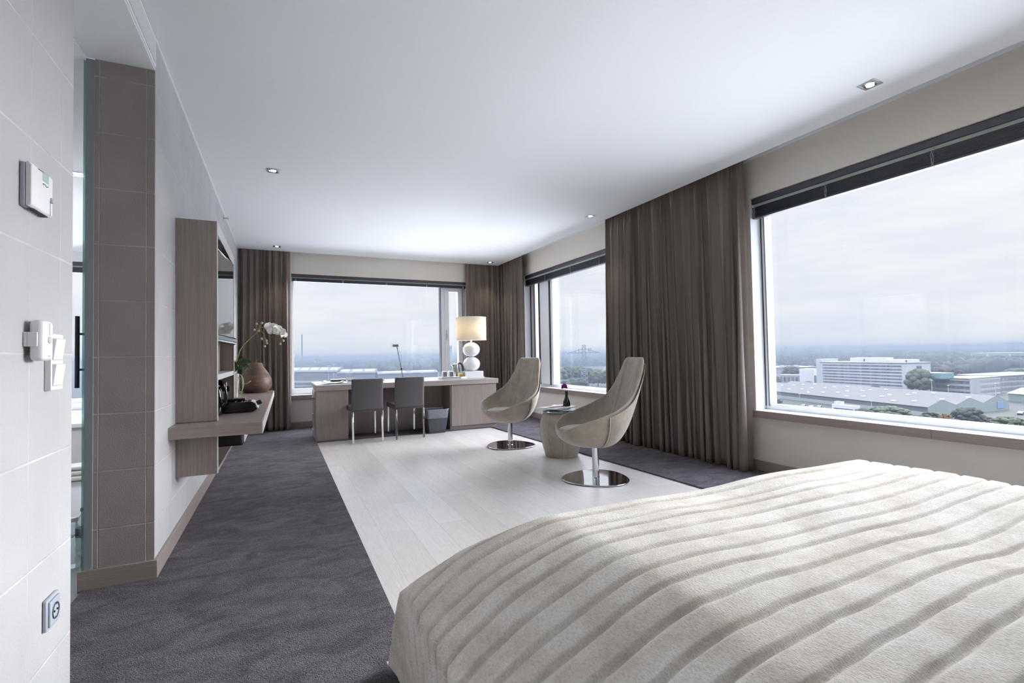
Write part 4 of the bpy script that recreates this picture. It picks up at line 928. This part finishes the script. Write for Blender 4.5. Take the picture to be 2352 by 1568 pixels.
# ------------------------------------------------------------------ the town outside, ten storeys down
ZG = -30.0
def ray(x, y): return CF + CR*((x-1176)/F_PX) - CU*((y-784)/F_PX)
def gp(x, y, z=ZG):
    d = ray(x, y); return Vector((0, 0, H_CAM)) + d*((z-H_CAM)/d.z)
def hz(p, x, y):
    """height above the ground at ground point p of something seen at pixel (x, y)"""
    d = ray(x, y); k = math.hypot(p.x, p.y)/math.hypot(d.x, d.y); return H_CAM+d.z*k-ZG
EM = dict(
    ground=mat('town_ground', '272a25', .95, spec=.1, col2='31312e', noise_scale=.02, detail=8), road=mat('asphalt_road', '3f4143', .9, noise_amt=.05, noise_scale=.2),
    conc=mat('white_concrete', '7c7e81', .8, noise_amt=.03, noise_scale=.15), grey=mat('grey_concrete', '626265', .85, noise_amt=.05, noise_scale=.2), pale=mat('pale_plaster', '676768', .8, noise_amt=.04, noise_scale=.3),
    win=mat('dark_window_band', '22252a', .3, col2='565a60', noise_scale=.55, stretch=(1, 1, .02), detail=1), roof=mat('weathered_brown_roof', '36302e', .85, col2='2d2f2e', noise_scale=.12, detail=6), gable=mat('grey_green_cladding', '535a58', .8, noise_amt=.06, noise_scale=.3),
    dark=mat('dark_cladding', '313438', .7, noise_amt=.06, noise_scale=.3), teal=mat('teal_cladding', '425e64', .6, noise_amt=.04, noise_scale=.2), sky=mat('white_skylight', '6b6c6d', .4, noise_amt=.03), blue=mat('blue_door', '445978', .6, noise_amt=.04),
    steel=mat('galvanised_steel', '717577', .5, noise_amt=.04), pyl=mat('dull_steel_lattice', '42494f', .6, noise_amt=.05), white=mat('white_vehicle_paint', '939394', .4, noise_amt=.03), car=mat('dark_car_paint', '191a1e', .3, noise_amt=.05), carb=mat('grey_car_paint', '55585c', .3, noise_amt=.05), tyre=mat('tyre_rubber', '0f0f10', .8, noise_amt=.05), logo=mat('dark_emblem', '22252a', .5, noise_amt=.05), brick=mat('reddish_roof', '604b44', .85, noise_amt=.08, noise_scale=.4),
    t1=mat('tree_green', '2a2f22', .9, col2='373c2c', noise_scale=.35, spec=.1, bump=.8, bump_scale=.8), t2=mat('tree_dark_green', '20251e', .9, col2='2c3128', noise_scale=.35, spec=.1, bump=.8, bump_scale=.8), t3=mat('tree_rust', '42311e', .9, col2='513b23', noise_scale=.4, spec=.1, bump=.8, bump_scale=.8), t4=mat('tree_purple_brown', '292222', .9, col2='322b2a', noise_scale=.4, spec=.1, bump=.8, bump_scale=.8), bark=mat('bark', '372f2a', .9, noise_amt=.1), far=mat('woodland_green', '23282a', .95, col2='35362f', noise_scale=.012, spec=.05, detail=3),
)
gm = MB(); gm.add([(-9000, -2000, ZG), (16000, -2000, ZG), (16000, 14000, ZG), (-9000, 14000, ZG)], [(0, 1, 2, 3)])
g_ = struct(gm.build('ground', EM['ground']))
# added white slab, unseen below the sills, bounces skylight onto the ceiling
struct(MB().box(12.6, 48, -26, 21, -7.5, -6.5).box(-34, 12.6, 19, 66, -7.5, -6.5).build('added_bounce_roof', mat('white_bounce_surface', 'e4e4e2', .8, noise_amt=.03, noise_scale=.3)))
def place(name, label, cat, a, b, group=None):
    """a thing whose local x axis runs along its front from ground point a to b, y axis away from us"""
    d = b-a; t = thing(name, label, cat, (a.x, a.y, ZG), math.atan2(d.y, d.x), group); return t, d.length
def tree(label, px, py, w_px, top_px, mt, seed, kind='round', group='single trees outside'):
    p = gp(px, py); dist = (p-Vector((0, 0, H_CAM))).dot(CF); R_ = w_px*dist/F_PX/2; Ht = max(1.5, hz(p, px, top_px))
    t = thing('shrub' if kind == 'bush' else 'tree', label, 'shrub' if kind == 'bush' else 'tree', (p.x, p.y, ZG), 0, group)
    r = random.Random(seed); m = MB(); zc = Ht*(.58 if kind == 'round' else .5); rz_ = Ht-zc
    for k in range(90 if kind == 'round' else 70):
        a, e = r.uniform(0, 2*PI), r.uniform(-.9, 1.35); s = r.uniform(.13, .30); q = (math.cos(a)*math.cos(e)*R_*(1-s*.8), math.sin(a)*math.cos(e)*R_*(1-s*.8), zc+math.sin(e)*rz_*(1-s*.8))
        n0 = len(m.v); m.sphere(q, R_*s, 8, 5, sz=min(1.2, rz_/R_*1.1))
        for i in range(n0, len(m.v)):
            v = Vector(m.v[i]); m.v[i] = tuple(v+(v-Vector(q))*r.uniform(-.28, .34)+(v-Vector(q))*(.30*noise.noise(v*(2.2/R_*2)+Vector((seed, 0, 0)))))
    m.v = [(x, y, max(.05, z)) for x, y, z in m.v]
    m.build('foliage', mt, t, smooth=True)
    MB().tube([(0, 0, 0), (0, 0, zc)], [Ht*.03, Ht*.018], 8).build('trunk', EM['bark'], t)
    return t
# --- white slab office block
a, b = gp(1886, 891), gp(2084, 905); A = hz(a, 1886, 832); B_ = hz(b, 2084, 834); HO = (A+B_)/2
o, Lw = place('office_block', 'long white office block with strip windows seen through the big window', 'office building', a, b)
dp = 22.0
MB().box(0, Lw, 0, dp, 0, HO).build('body', EM['conc'], o)
nf = 8
for k in range(nf):
    z = HO-1.6-(k+1)*(HO-3)/nf+.55*(HO-3)/nf
    MB().box(2, Lw-3, -.12, .02, z, z+.46*(HO-3)/nf).build('window_band', EM['win'], o)
MB().box(-.4, Lw+.4, -.4, dp+.4, HO, HO+.5).build('parapet', EM['pale'], o)
MB().box(Lw*.34, Lw*.74, 4, 12, HO, HO+3.6).build('roof_storey', EM['white'], o)
MB().box(Lw*.77, Lw*1.0, 4, 12, HO, HO+2.5).build('roof_storey', EM['white'], o)
for x, z in ((Lw*.52, 1.9), (Lw*.97, 1.3)):
    pts = [(x-.75*math.cos(t)*1.0, 3.9, HO+z+.95*math.sin(t)) for t in np.linspace(-1.3, 1.3, 9)]
    MB().tube(pts, [.06, .2, .34, .42, .46, .42, .34, .2, .06], 6).build('emblem', EM['logo'], o)
MB().box(-5.2, 0, 1.5, dp-4, 0, HO+2.6).build('stair_tower', EM['conc'], o)
for z in (.86, .73, .6): MB().box(Lw-.02, Lw+.1, dp*.42, dp*.62, HO*z-.9, HO*z+.9).build('side_window', EM['win'], o)
for x in (Lw*.3, Lw*.72, Lw*.93): MB().tube([(x, 6, HO), (x, 6, HO+6.5)], .12, 6).build('roof_mast', EM['brick'], o)
a, b = gp(1790, 886), gp(1874, 889)
o, L2 = place('annex', 'low white annex left of the white office block', 'building', a, b)
h_ = hz(b, 1874, 862); MB().box(0, L2, 0, 14, 0, h_).build('body', EM['grey'], o); MB().box(L2*.60, L2*.98, -2, 12, h_*.35, h_*1.55).build('upper_block', EM['white'], o)
for k in range(9): MB().box(L2*(.03+k*.107), L2*(.095+k*.107), -.1, .02, h_*.42, h_*.82).build('window', EM['win'], o)
a, b = gp(1700, 858), gp(1880, 856)
o, L2 = place('factory_hall', 'flat factory hall with white roof lights behind the annex', 'building', a, b)
h_ = hz(a, 1800, 845); MB().box(0, L2, 0, 60, 0, h_).build('walls', EM['grey'], o); MB().box(-1, L2+1, -1, 61, h_, h_+.6).build('roof', EM['pale'], o)
for k in range(16): MB().box(L2*(k+.2)/16, L2*(k+.65)/16, 6+(k % 3)*16, 18+(k % 3)*16, h_+.6, h_+1.8).build('roof_light', EM['sky'], o)
# --- brown-roofed warehouse with three gables
a, b = gp(1700, 903), gp(2132, 957)
o, L2 = place('warehouse', 'long brown-roofed warehouse with saw-tooth gables in front of the office blocks', 'warehouse', a, b)
he = hz(b, 2132, 936); hr_ = hz(b, 2150, 924)+.6
e_ = gp(2318, 941)-b; ang = math.atan2(e_.y, e_.x)-math.atan2((b-a).y, (b-a).x); bw2 = e_.length/3; sx, sy = math.cos(ang), math.sin(ang)
def wp(l, s_, z): return (l+sx*s_, sy*s_, z)
for k in range(3):
    s0, s1, s2 = k*bw2, (k+.5)*bw2, (k+1)*bw2
    m = MB(); m.add([wp(0, s0, he), wp(L2, s0, he), wp(L2, s1, hr_), wp(0, s1, hr_), wp(0, s2, he), wp(L2, s2, he)], [(0, 1, 2, 3), (3, 2, 5, 4)]); m.build('roof', EM['roof'], o, solid=.35)
    m = MB(); m.add([wp(L2, s0, 0), wp(L2, s2, 0), wp(L2, s2, he), wp(L2, s1, hr_), wp(L2, s0, he)], [(0, 1, 2, 3, 4)]); m.build('gable_wall', EM['gable'], o, solid=.2)
    for j in range(14):
        l = L2*(.06+.067*j); s3 = s0+bw2*(.12+.1*(j % 3)); zz = he+(hr_-he)*(s3-s0)/(bw2*.5)
        q = wp(l, s3, zz+.3); q2 = wp(l, s3+bw2*.06, zz+.3+(hr_-he)*.12)
        MB().add([(q[0]-1.1, q[1], q[2]), (q[0]+1.1, q[1], q[2]), (q2[0]+1.1, q2[1], q2[2]), (q2[0]-1.1, q2[1], q2[2])], [(0, 1, 2, 3)]).build('roof_light', EM['sky'], o, solid=.15)
MB().add([wp(0, .4, he*.45), wp(L2, .4, he*.45), wp(L2, .4, he), wp(0, .4, he)], [(0, 1, 2, 3)]).build('upper_wall', EM['dark'], o, solid=.2)
MB().add([wp(0, .2, 0), wp(L2, .2, 0), wp(L2, .2, he*.46), wp(0, .2, he*.46)], [(0, 1, 2, 3)]).build('lower_wall', EM['pale'], o, solid=.3)
MB().add([wp(L2+.2, bw2*2.52, he*.28), wp(L2+.2, bw2*2.78, he*.28), wp(L2+.2, bw2*2.78, he*1.1), wp(L2+.2, bw2*2.52, he*1.1)], [(0, 1, 2, 3)]).build('blue_door', EM['blue'], o, solid=.2)
# --- grey three-storey office on the right
c_ = gp(2229, 913); a = gp(2138, 906); b = gp(2298, 905)
o, L2 = place('grey_office', 'grey three-storey office with banded facade right of the white office block', 'office building', a, c_)
hh = hz(c_, 2229, 871); q = b-c_; an = math.atan2(q.y, q.x)-math.atan2((c_-a).y, (c_-a).x); L3 = q.length
def gq(l, d=0): return (L2+math.cos(an)*l-math.sin(an)*d, math.sin(an)*l+math.cos(an)*d)
foot = [(0, 0), (L2, 0), gq(L3), gq(L3, 26), (0, 34)]
MB().prism(foot, 0, hh, 'z').build('body', EM['grey'], o)
off = lambda d: [(-d, -d), (L2, -d*1.2), (gq(L3)[0]+d, gq(L3)[1]-d), (gq(L3, 26)[0]+d, gq(L3, 26)[1]), (-d, 34)]
for k in range(3):
    z = hh*(.16+.29*k); MB().prism(off(.12), z, z+hh*.15, 'z').build('window_band', EM['win'], o)
for k in range(4):
    z = hh*(.02+.29*k); MB().prism(off(.5), z, z+hh*.115, 'z').build('spandrel', EM['pale'], o)
MB().prism(off(.7), hh, hh+.5, 'z').build('roof', EM['roof'], o)
t0, t1 = gq(L3*-.15, 13), gq(L3*.95, 13)
MB().box(min(t0[0], L2*.72), t1[0], t0[1]+2, t0[1]+12, hh, hh+3.6).build('roof_plant', EM['teal'], o)
a, b = gp(2300, 902), gp(2420, 893)
o, L2 = place('grey_wing', 'farther grey office wing at the right edge of the big window', 'office building', a, b)
h_ = hz(a, 2300, 864); MB().box(0, L2, 0, 24, 0, h_).build('body', EM['grey'], o)
for k in range(3): MB().box(0, L2, -.2, 0, h_*(.14+.3*k), h_*(.3+.3*k)).build('window_band', EM['win'], o)
MB().box(-.3, L2, -.6, 24, h_, h_+.5).build('roof', EM['pale'], o)
a, b = gp(2316, 921), gp(2420, 930)
o, L2 = place('green_shed', 'pale green metal shed at the lower right of the big window', 'shed', a, b)
h_ = hz(a, 2316, 903); MB().box(0, L2, 0, 18, 0, h_).build('walls', EM['gable'], o); MB().prism([(-.5, h_), (18.5, h_), (9, h_+3)], -.5, L2, 'x').build('roof', EM['grey'], o)
a, b = gp(2246, 846), gp(2420, 846)
o, L2 = place('apartment_block', 'wide grey apartment block on the skyline at the right of the big window', 'apartment building', a, b)
h_ = hz(a, 2246, 813); MB().box(0, L2, 0, 30, 0, h_).build('body', EM['grey'], o); MB().box(-1, L2, -1.5, 30, h_-3, h_+1.5).build('roof', EM['grey'], o)
for k in range(7):
    for f_ in range(6): MB().box(L2*(.03+k*.14), L2*(.11+k*.14), -.4, 0, h_*(.1+f_*.135), h_*(.165+f_*.135)).build('window', EM['win'], o)
for k in range(3): MB().box(L2*(.12+k*.3), L2*(.155+k*.3), -1.6, 0, 0, h_).build('stair_tower', EM['conc'], o)
a, b = gp(2196, 842), gp(2240, 842)
o, L2 = place('terrace_houses', 'row of grey terraced flats left of the wide apartment block', 'apartment building', a, b)
h_ = hz(a, 2196, 820)
for k in range(5):
    MB().box(L2*k/5, L2*(k+.8)/5, 0, 16, 0, h_*(1-.06*(k % 2))).build('unit', EM['pale'] if k % 2 else EM['grey'], o)
    for f_ in range(4): MB().box(L2*(k+.15)/5, L2*(k+.6)/5, -.3, 0, h_*(.12+f_*.2), h_*(.24+f_*.2)).build('window', EM['win'], o)
# --- big window: trees, posts, vehicles
for i, a in enumerate([
    ('broad green tree covering the right end of the white office block', 2113, 909, 56, 849, 't1', 'round'), ('dark purple-brown tree left of the two behind the grey office', 2153, 872, 32, 844, 't4', 'round'), ('dark purple-brown tree right of the two behind the grey office', 2190, 872, 36, 844, 't4', 'round'),
    ('round green tree beside the annex, behind it', 1817, 872, 36, 841, 't2', 'round'), ('round green tree in front of the annex', 1833, 886, 30, 862, 't1', 'round'), ('green tree at the left frame of the big window', 1778, 888, 28, 863, 't2', 'round'), ('green bush right of the tree in front of the annex', 1856, 889, 24, 876, 't1', 'bush'),
    ('reddish shrub against the foot of the white office block', 2010, 903, 30, 886, 't4', 'bush'), ('green shrub in the yard before the warehouse, left of centre', 2040, 962, 80, 934, 't1', 'bush'), ('rust-orange shrub in front of the warehouse gables', 2172, 971, 26, 950, 't3', 'bush'), ('large green shrub under the second gable of the warehouse', 2225, 972, 62, 936, 't2', 'bush'), ('yellow-green shrub at the lower right corner of the big window', 2318, 986, 70, 957, 't1', 'bush'), ('green bush right of the teal roof block', 2340, 866, 54, 846, 't1', 'bush'), ('green shrub at the near corner of the warehouse', 2140, 966, 40, 946, 't1', 'bush'), ('green hedge tree beneath the wide apartment block', 2290, 858, 60, 838, 't1', 'bush'), ('green shrub at the left foot of the warehouse', 1782, 928, 30, 914, 't1', 'bush'), ('dull green shrub between the trailer and the warehouse front', 1990, 952, 46, 938, 't2', 'bush'), ('green shrub right of the rust-orange one, low in the big window', 2192, 982, 30, 962, 't1', 'bush'), ('brownish shrub right of the large green shrub under the gables', 2272, 976, 40, 958, 't4', 'bush'), ('small tree behind the grey office, left of the teal roof block', 2206, 858, 30, 842, 't2', 'bush')]):
    tree(a[0], a[1], a[2], a[3], a[4], EM[a[5]], 11+i, a[6])
def post(label, px, py, top, head=True):
    p = gp(px, py); h_ = hz(p, px, top); t = thing('lamp_post', label, 'lamp post', (p.x, p.y, ZG), 0, 'lamp posts outside')
    r_ = .5*(3.2 if h_ > 14 else 2.4)*p.length/F_PX*.55
    MB().tube([(0, 0, 0), (0, 0, h_)], [r_, r_*.6], 8).build('pole', EM['steel'], t)
    if head: MB().box(-r_*5, r_*5, -r_, r_, h_, h_+r_*.9).build('lamp_head', EM['steel'], t)
for a in (('tall lamp post beside the broad green tree', 2141, 912, 873), ('lamp post in front of the grey office facade', 2179, 916, 885), ('lamp post at the right corner of the grey office', 2288, 922, 881), ('lamp post at the left part of the warehouse front', 1837, 921, 905), ('lamp post at the middle of the warehouse front', 2002, 942, 921), ('left lamp post of the pair beyond the desk papers', 755, 873, 840), ('right lamp post of the pair beyond the desk papers', 767, 873, 836), ('short lamp post right of the desk lamp stem', 938, 846, 836)): post(*a)
def car(label, px, py, mt, L_=4.3, rz=.4):
    p = gp(px, py); t = thing('car', label, 'car', (p.x, p.y, ZG), rz, 'parked cars outside')
    MB().prism([(-L_/2, .35), (L_/2, .35), (L_/2, .8), (L_*.36, .95), (L_*.16, 1.42), (-L_*.26, 1.45), (-L_*.42, .98), (-L_/2, .9)], -.85, .85, 'y').build('body', mt, t, bevel=.08)
    for x in (-L_*.31, L_*.31): MB().tube([(x, -.9, .33), (x, .9, .33)], .33, 12).build('wheels', EM['tyre'], t)
car('dark parked car nearest the left frame of the big window', 1846, 934, EM['car']); car('dark parked car left of the white trailer', 1882, 937, EM['car']); car('grey parked car between the two dark ones', 1864, 937, EM['carb']); car('black car parked at the right edge of the big window', 2346, 952, EM['car'], 5.2, .1)
a, b = gp(1911, 944), gp(1966, 950)
o, L2 = place('trailer', 'white trailer parked in front of the warehouse', 'trailer', a, b)
MB().box(0, L2, 0, 3, .7, 3.6).build('box', EM['white'], o); MB().box(1, 4.5, .4, 2.6, 3.6, 5).build('roof_unit', EM['white'], o)
MB().box(1, L2*.9, -.05, 0, 1.3, 1.9).build('dark_lettering', EM['logo'], o)
for x in (L2*.2, L2*.8): MB().tube([(x, .1, .45), (x, 2.9, .45)], .45, 12).build('wheels', EM['tyre'], o)
# --- window between the curtains: embankment trees, road, pylon, towers
for i, (px, py, w_, tp) in enumerate(((1284, 890, 40, 845), (1308, 888, 44, 842), (1330, 886, 40, 840), (1352, 888, 36, 846), (1374, 889, 40, 848), (1396, 890, 40, 850), (1262, 890, 40, 848), (1320, 896, 60, 868), (1290, 898, 50, 872))):
    tree(['dense green tree at the left in the window between the curtains', 'dense green tree second from the left in the middle window', 'green tree just left of the lattice pylon', 'green tree right behind the lattice pylon', 'green tree at the curtain edge in the middle window', 'green tree hidden mostly by the wide curtain', 'green tree behind the frame of the middle window', 'low green bush below the lattice pylon on its left', 'low green bush at the lower left of the middle window'][i], px, py, w_, tp, EM['t2' if i % 2 else 't1'], 40+i, 'bush' if i > 6 else 'round')
for nm, y0, y1 in (('upper pale road seen in the window between the curtains', 827, 829), ('lower pale road seen in the window between the curtains', 833, 838)):
    P = [gp(1180, y1+1), gp(1460, y1-4), gp(1460, y0-4), gp(1180, y0+1)]
    tag(MB().add([(p.x, p.y, ZG+.15) for p in P]+[(p.x, p.y, ZG-.3) for p in P], [(0, 1, 2, 3), (7, 6, 5, 4), (0, 4, 5, 1), (1, 5, 6, 2), (2, 6, 7, 3), (3, 7, 4, 0)]).build('road', EM['road']), nm, 'road')
def lattice(name, label, cat, px, py, top, w0, w1, arms=(), mt=None, n=9, r=.12):
    p = gp(px, py); h_ = hz(p, px, top); t = thing(name, label, cat, (p.x, p.y, ZG), math.atan2(p.y, p.x)+PI/2)
    m = MB(); lv = [h_*k/n for k in range(n+1)]; wd = [w0+(w1-w0)*(k/n)**.7 for k in range(n+1)]
    cs_ = lambda k: [(sx_*wd[k]/2, sy_*wd[k]/2, lv[k]) for sx_, sy_ in ((-1, -1), (1, -1), (1, 1), (-1, 1))]
    for k in range(n):
        A_, B2 = cs_(k), cs_(k+1)
        for i in range(4):
            m.tube([A_[i], B2[i]], r*1.3, 4); m.tube([A_[i], B2[(i+1) % 4]], r*.7, 4); m.tube([A_[(i+1) % 4], B2[i]], r*.7, 4); m.tube([B2[i], B2[(i+1) % 4]], r*.7, 4)
    m.build('lattice', mt, t)
    for (zf, half) in arms:
        m = MB(); z = h_*zf
        for s_ in (-1, 1):
            for y in (-1, 1): m.tube([(s_*w1/2, y*w1/2, z), (s_*half, 0, z)], r, 4); m.tube([(s_*w1/2, y*w1/2, z+h_*.09), (s_*half, 0, z)], r, 4)
            for q in (.25, .5, .75): m.tube([(s_*(w1/2+(half-w1/2)*q), 0, z), (s_*(w1/2+(half-w1/2)*q), 0, z+h_*.09*(1-q))], r*.8, 4)
            m.tube([(s_*half, 0, z), (s_*half, 0, z-1.6)], r, 4)
        m.build('cross_arm', mt, t)
    return t, h_
lattice('pylon', 'steel lattice power pylon in the window between the curtains', 'pylon', 1343, 896, 792, 7.5, 2.4, ((.83, 13.5),), EM['pyl'], 11, .26)
lattice('radio_mast', 'thin lattice radio mast on the skyline at the left of the far window', 'mast', 694, 850, 768, 2.6, 1.6, (), EM['pyl'], 22, .42)
for i, (px, py, w_, tp, lb) in enumerate(((1297, 826, 6, 808, 'narrow tower block on the skyline left of the pylon'), (1330, 826, 7, 810, 'low tower block on the skyline just left of the pylon'), (1355, 826, 7, 799, 'tallest tower block on the skyline right of the pylon'), (1034, 842, 8, 793, 'tall tower block behind the casement of the far window'), (1806, 816, 5, 796, 'small tower on the skyline at the left of the big window'), (1871, 814, 22, 797, 'wide slab on the skyline above the factory hall'), (1914, 813, 8, 796, 'small tower on the skyline above the white office block'), (2045, 808, 8, 793, 'square tower on the skyline above the roof storeys'), (2328, 799, 26, 787, 'wide slab on the skyline at the right edge of the big window'), (732, 846, 16, 823, 'pale slab block on the skyline right of the radio mast'), (968, 838, 6, 819, 'small tower on the skyline right of the desk lamp'))):
    p = gp(px, py+2); dist = (p-Vector((0, 0, H_CAM))).dot(CF); w2_ = w_*dist/F_PX; h_ = hz(p, px, tp)
    t = thing('tower_block', lb, 'tower block', (p.x, p.y, ZG), math.atan2(p.y, p.x)-PI/2+.3, 'tower blocks on the skyline')
    MB().box(-w2_/2, w2_/2, -w2_*.3, w2_*.3, 0, h_).build('body', EM['grey'], t)
    for k in range(6): MB().box(-w2_*.46, w2_*.46, -w2_*.31, -w2_*.3, h_*(.1+k*.15), h_*(.16+k*.15)).build('window_band', EM['win'], t)
# --- far window: sheds, parapet of the neighbouring roof
def shed(label, x0, y0, x1, y1, top, ridge, skyl):
    a, b = gp(x0, y0), gp(x1, y1); o, L2 = place('shed', label, 'shed', a, b, 'grey sheds beyond the desk'); h_ = hz(a, x0, top); hr2 = hz(a, x0, ridge); D_ = 18
    MB().box(0, L2, 0, D_, 0, h_).build('walls', EM['dark'], o)
    MB().prism([(-.8, h_), (D_+.8, h_), (D_/2, max(h_+2, h_+(hr2-h_)))], -.8, L2+.8, 'x').build('roof', EM['dark'], o)
    MB().box(-.8, L2+.8, -.9, -.3, h_-.7, h_+.5).build('eaves', EM['conc'], o)
    for k in range(skyl):
        z0_, z1_ = h_+.25*(max(2, hr2-h_)), h_+.75*(max(2, hr2-h_)); x = L2*(k+.15)/skyl
        MB().add([(x, D_*.125, z0_+.35), (x+L2*.75/skyl, D_*.125, z0_+.35), (x+L2*.75/skyl, D_*.375, z1_+.35), (x, D_*.375, z1_+.35)], [(0, 1, 2, 3)]).build('roof_light', EM['sky'], o, solid=.2)
shed('large grey shed with white roof lights at the left of the far window', 640, 873, 775, 873, 853, 844, 6)
shed('smaller grey shed with roof lights behind the first desk chair', 775, 873, 862, 871, 856, 848, 3)
shed('flat grey shed behind the second desk chair', 868, 871, 1005, 866, 858, 853, 2)
a, b = gp(600, 893), gp(735, 893)
o, L2 = place('roof_parapet', 'grey neighbouring building with white parapet lines low in the far window', 'building', a, b)
h1 = hz(a, 640, 876); MB().box(0, L2, 0, 8, 0, h1-.8).build('body', EM['dark'], o); MB().box(0, L2, -.3, .6, h1-.8, h1+.5).build('parapet', EM['sky'], o); MB().box(0, L2, -.5, .2, h1*.35, h1*.35+1.0).build('ledge', EM['sky'], o)
# --- houses sprinkled in the woodland and the woodland itself
hr = random.Random(21); nh = 0
for (x0, x1, y0, y1, n) in ((680, 1000, 838, 850, 22), (1275, 1400, 820, 832, 14), (1775, 2200, 812, 832, 26)):
    for k in range(n):
        px = hr.uniform(x0, x1); t_ = (px-x0)/(x1-x0); py = hr.uniform(y0, y1)-(x0+t_*(x1-x0)-x0)*.017
        p = gp(px, py); s_ = hr.uniform(7, 12); h_ = hr.uniform(8, 13)
        t = thing('house', 'small pale house among the trees on the skyline', 'house', (p.x, p.y, ZG), hr.uniform(0, PI), 'distant houses among the trees')
        MB().box(-s_, s_, -5, 5, 0, h_).build('walls', EM['conc'], t); MB().prism([(-5.6, h_), (5.6, h_), (0, h_+4)], -s_-.5, s_+.5, 'x').build('roof', EM['brick'] if hr.random() < .5 else EM['grey'], t)
def woodland():
    base = MB().sphere((0, 0, 0), 1, 9, 6); bv = np.array(base.v); bf = base.f
    V = []; Fc = []; cnt = 0
    g = np.random.default_rng(5)
    def put(x, y, s, h):
        nonlocal cnt
        v = bv*(1+.17*g.standard_normal((len(bv), 1))); v = v*np.array([s, s, h*.55])+np.array([x, y, ZG+h*.5]); v[:, 2] = np.maximum(v[:, 2], ZG)
        V.append(v); Fc.extend([tuple(i+cnt for i in f) for f in bf]); cnt += len(bv)
    regs = ((655, 1060, 856, 834, 2400), (1255, 1420, 842, 822, 1100), (1765, 2352, 846, 806, 5200), (2110, 2240, 868, 832, 420), (2240, 2352, 874, 862, 120), (1765, 1880, 852, 832, 160), (850, 1060, 862, 848, 300))
    for (x0, x1, yb, yt, n) in regs:
        for k in range(n):
            px = g.uniform(x0, x1); tilt = -(px-(680 if x0 < 1100 else (1300 if x0 < 1500 else 1770)))*.0178
            py = yt+tilt+(yb-yt)*g.random()**1.6
            hzn = 822.75-(px-680)*.0181
            if py < hzn+3.5: py = hzn+3.5
            p = gp(px, py); d = p.length; 
            s = g.uniform(3.2, 6.5)*(1+d/1300); put(p.x, p.y, s, g.uniform(9, 15)*(1+d/6000))
    for k in range(700):      # the last ridge on the horizon
        px = g.uniform(640, 2380); hzn = 822.75-(px-680)*.0181; p = gp(px, hzn+3+g.uniform(0, 2)); put(p.x, p.y, g.uniform(40, 90), g.uniform(22, 36)*(1.25 if px > 1700 else .95))
    m = MB(); m.v = [tuple(q) for q in np.concatenate(V)]; m.f = Fc
    return m.build('woodland', EM['far'], smooth=True)
wd_ = tag(woodland(), 'hazy blue-green woodland reaching to the horizon outside', 'woodland', kind='stuff')

# thin autumn haze over the town
def haze():
    m = bpy.data.materials.new('autumn_haze'); m.use_nodes = True; nt = m.node_tree; nt.nodes.clear(); N = nt.nodes.new; L = nt.links.new; o = N('ShaderNodeOutputMaterial'); v = N('ShaderNodeVolumeScatter'); ab = N('ShaderNodeVolumeAbsorption'); ad = N('ShaderNodeAddShader')
    v.inputs['Color'].default_value = (.70, .82, 1, 1); v.inputs['Density'].default_value = HAZE*HALB; v.inputs['Anisotropy'].default_value = 0
    ab.inputs['Color'].default_value = (0, 0, 0, 1); ab.inputs['Density'].default_value = HAZE*(1-HALB); L(v.outputs[0], ad.inputs[0]); L(ab.outputs[0], ad.inputs[1]); L(ad.outputs[0], o.inputs['Volume'])
    o = MB().box(-3000, 6000, 40, 7000, ZG-1, 9).build('haze', m); o.location = (0, 0, 0)
    return tag(o, 'thin blue-white haze hanging over the town outside', 'haze', kind='stuff')
HAZE, HALB = .00095, .16
haze()
SC.cycles.volume_bounces = 0; SC.cycles.volume_step_rate = 8
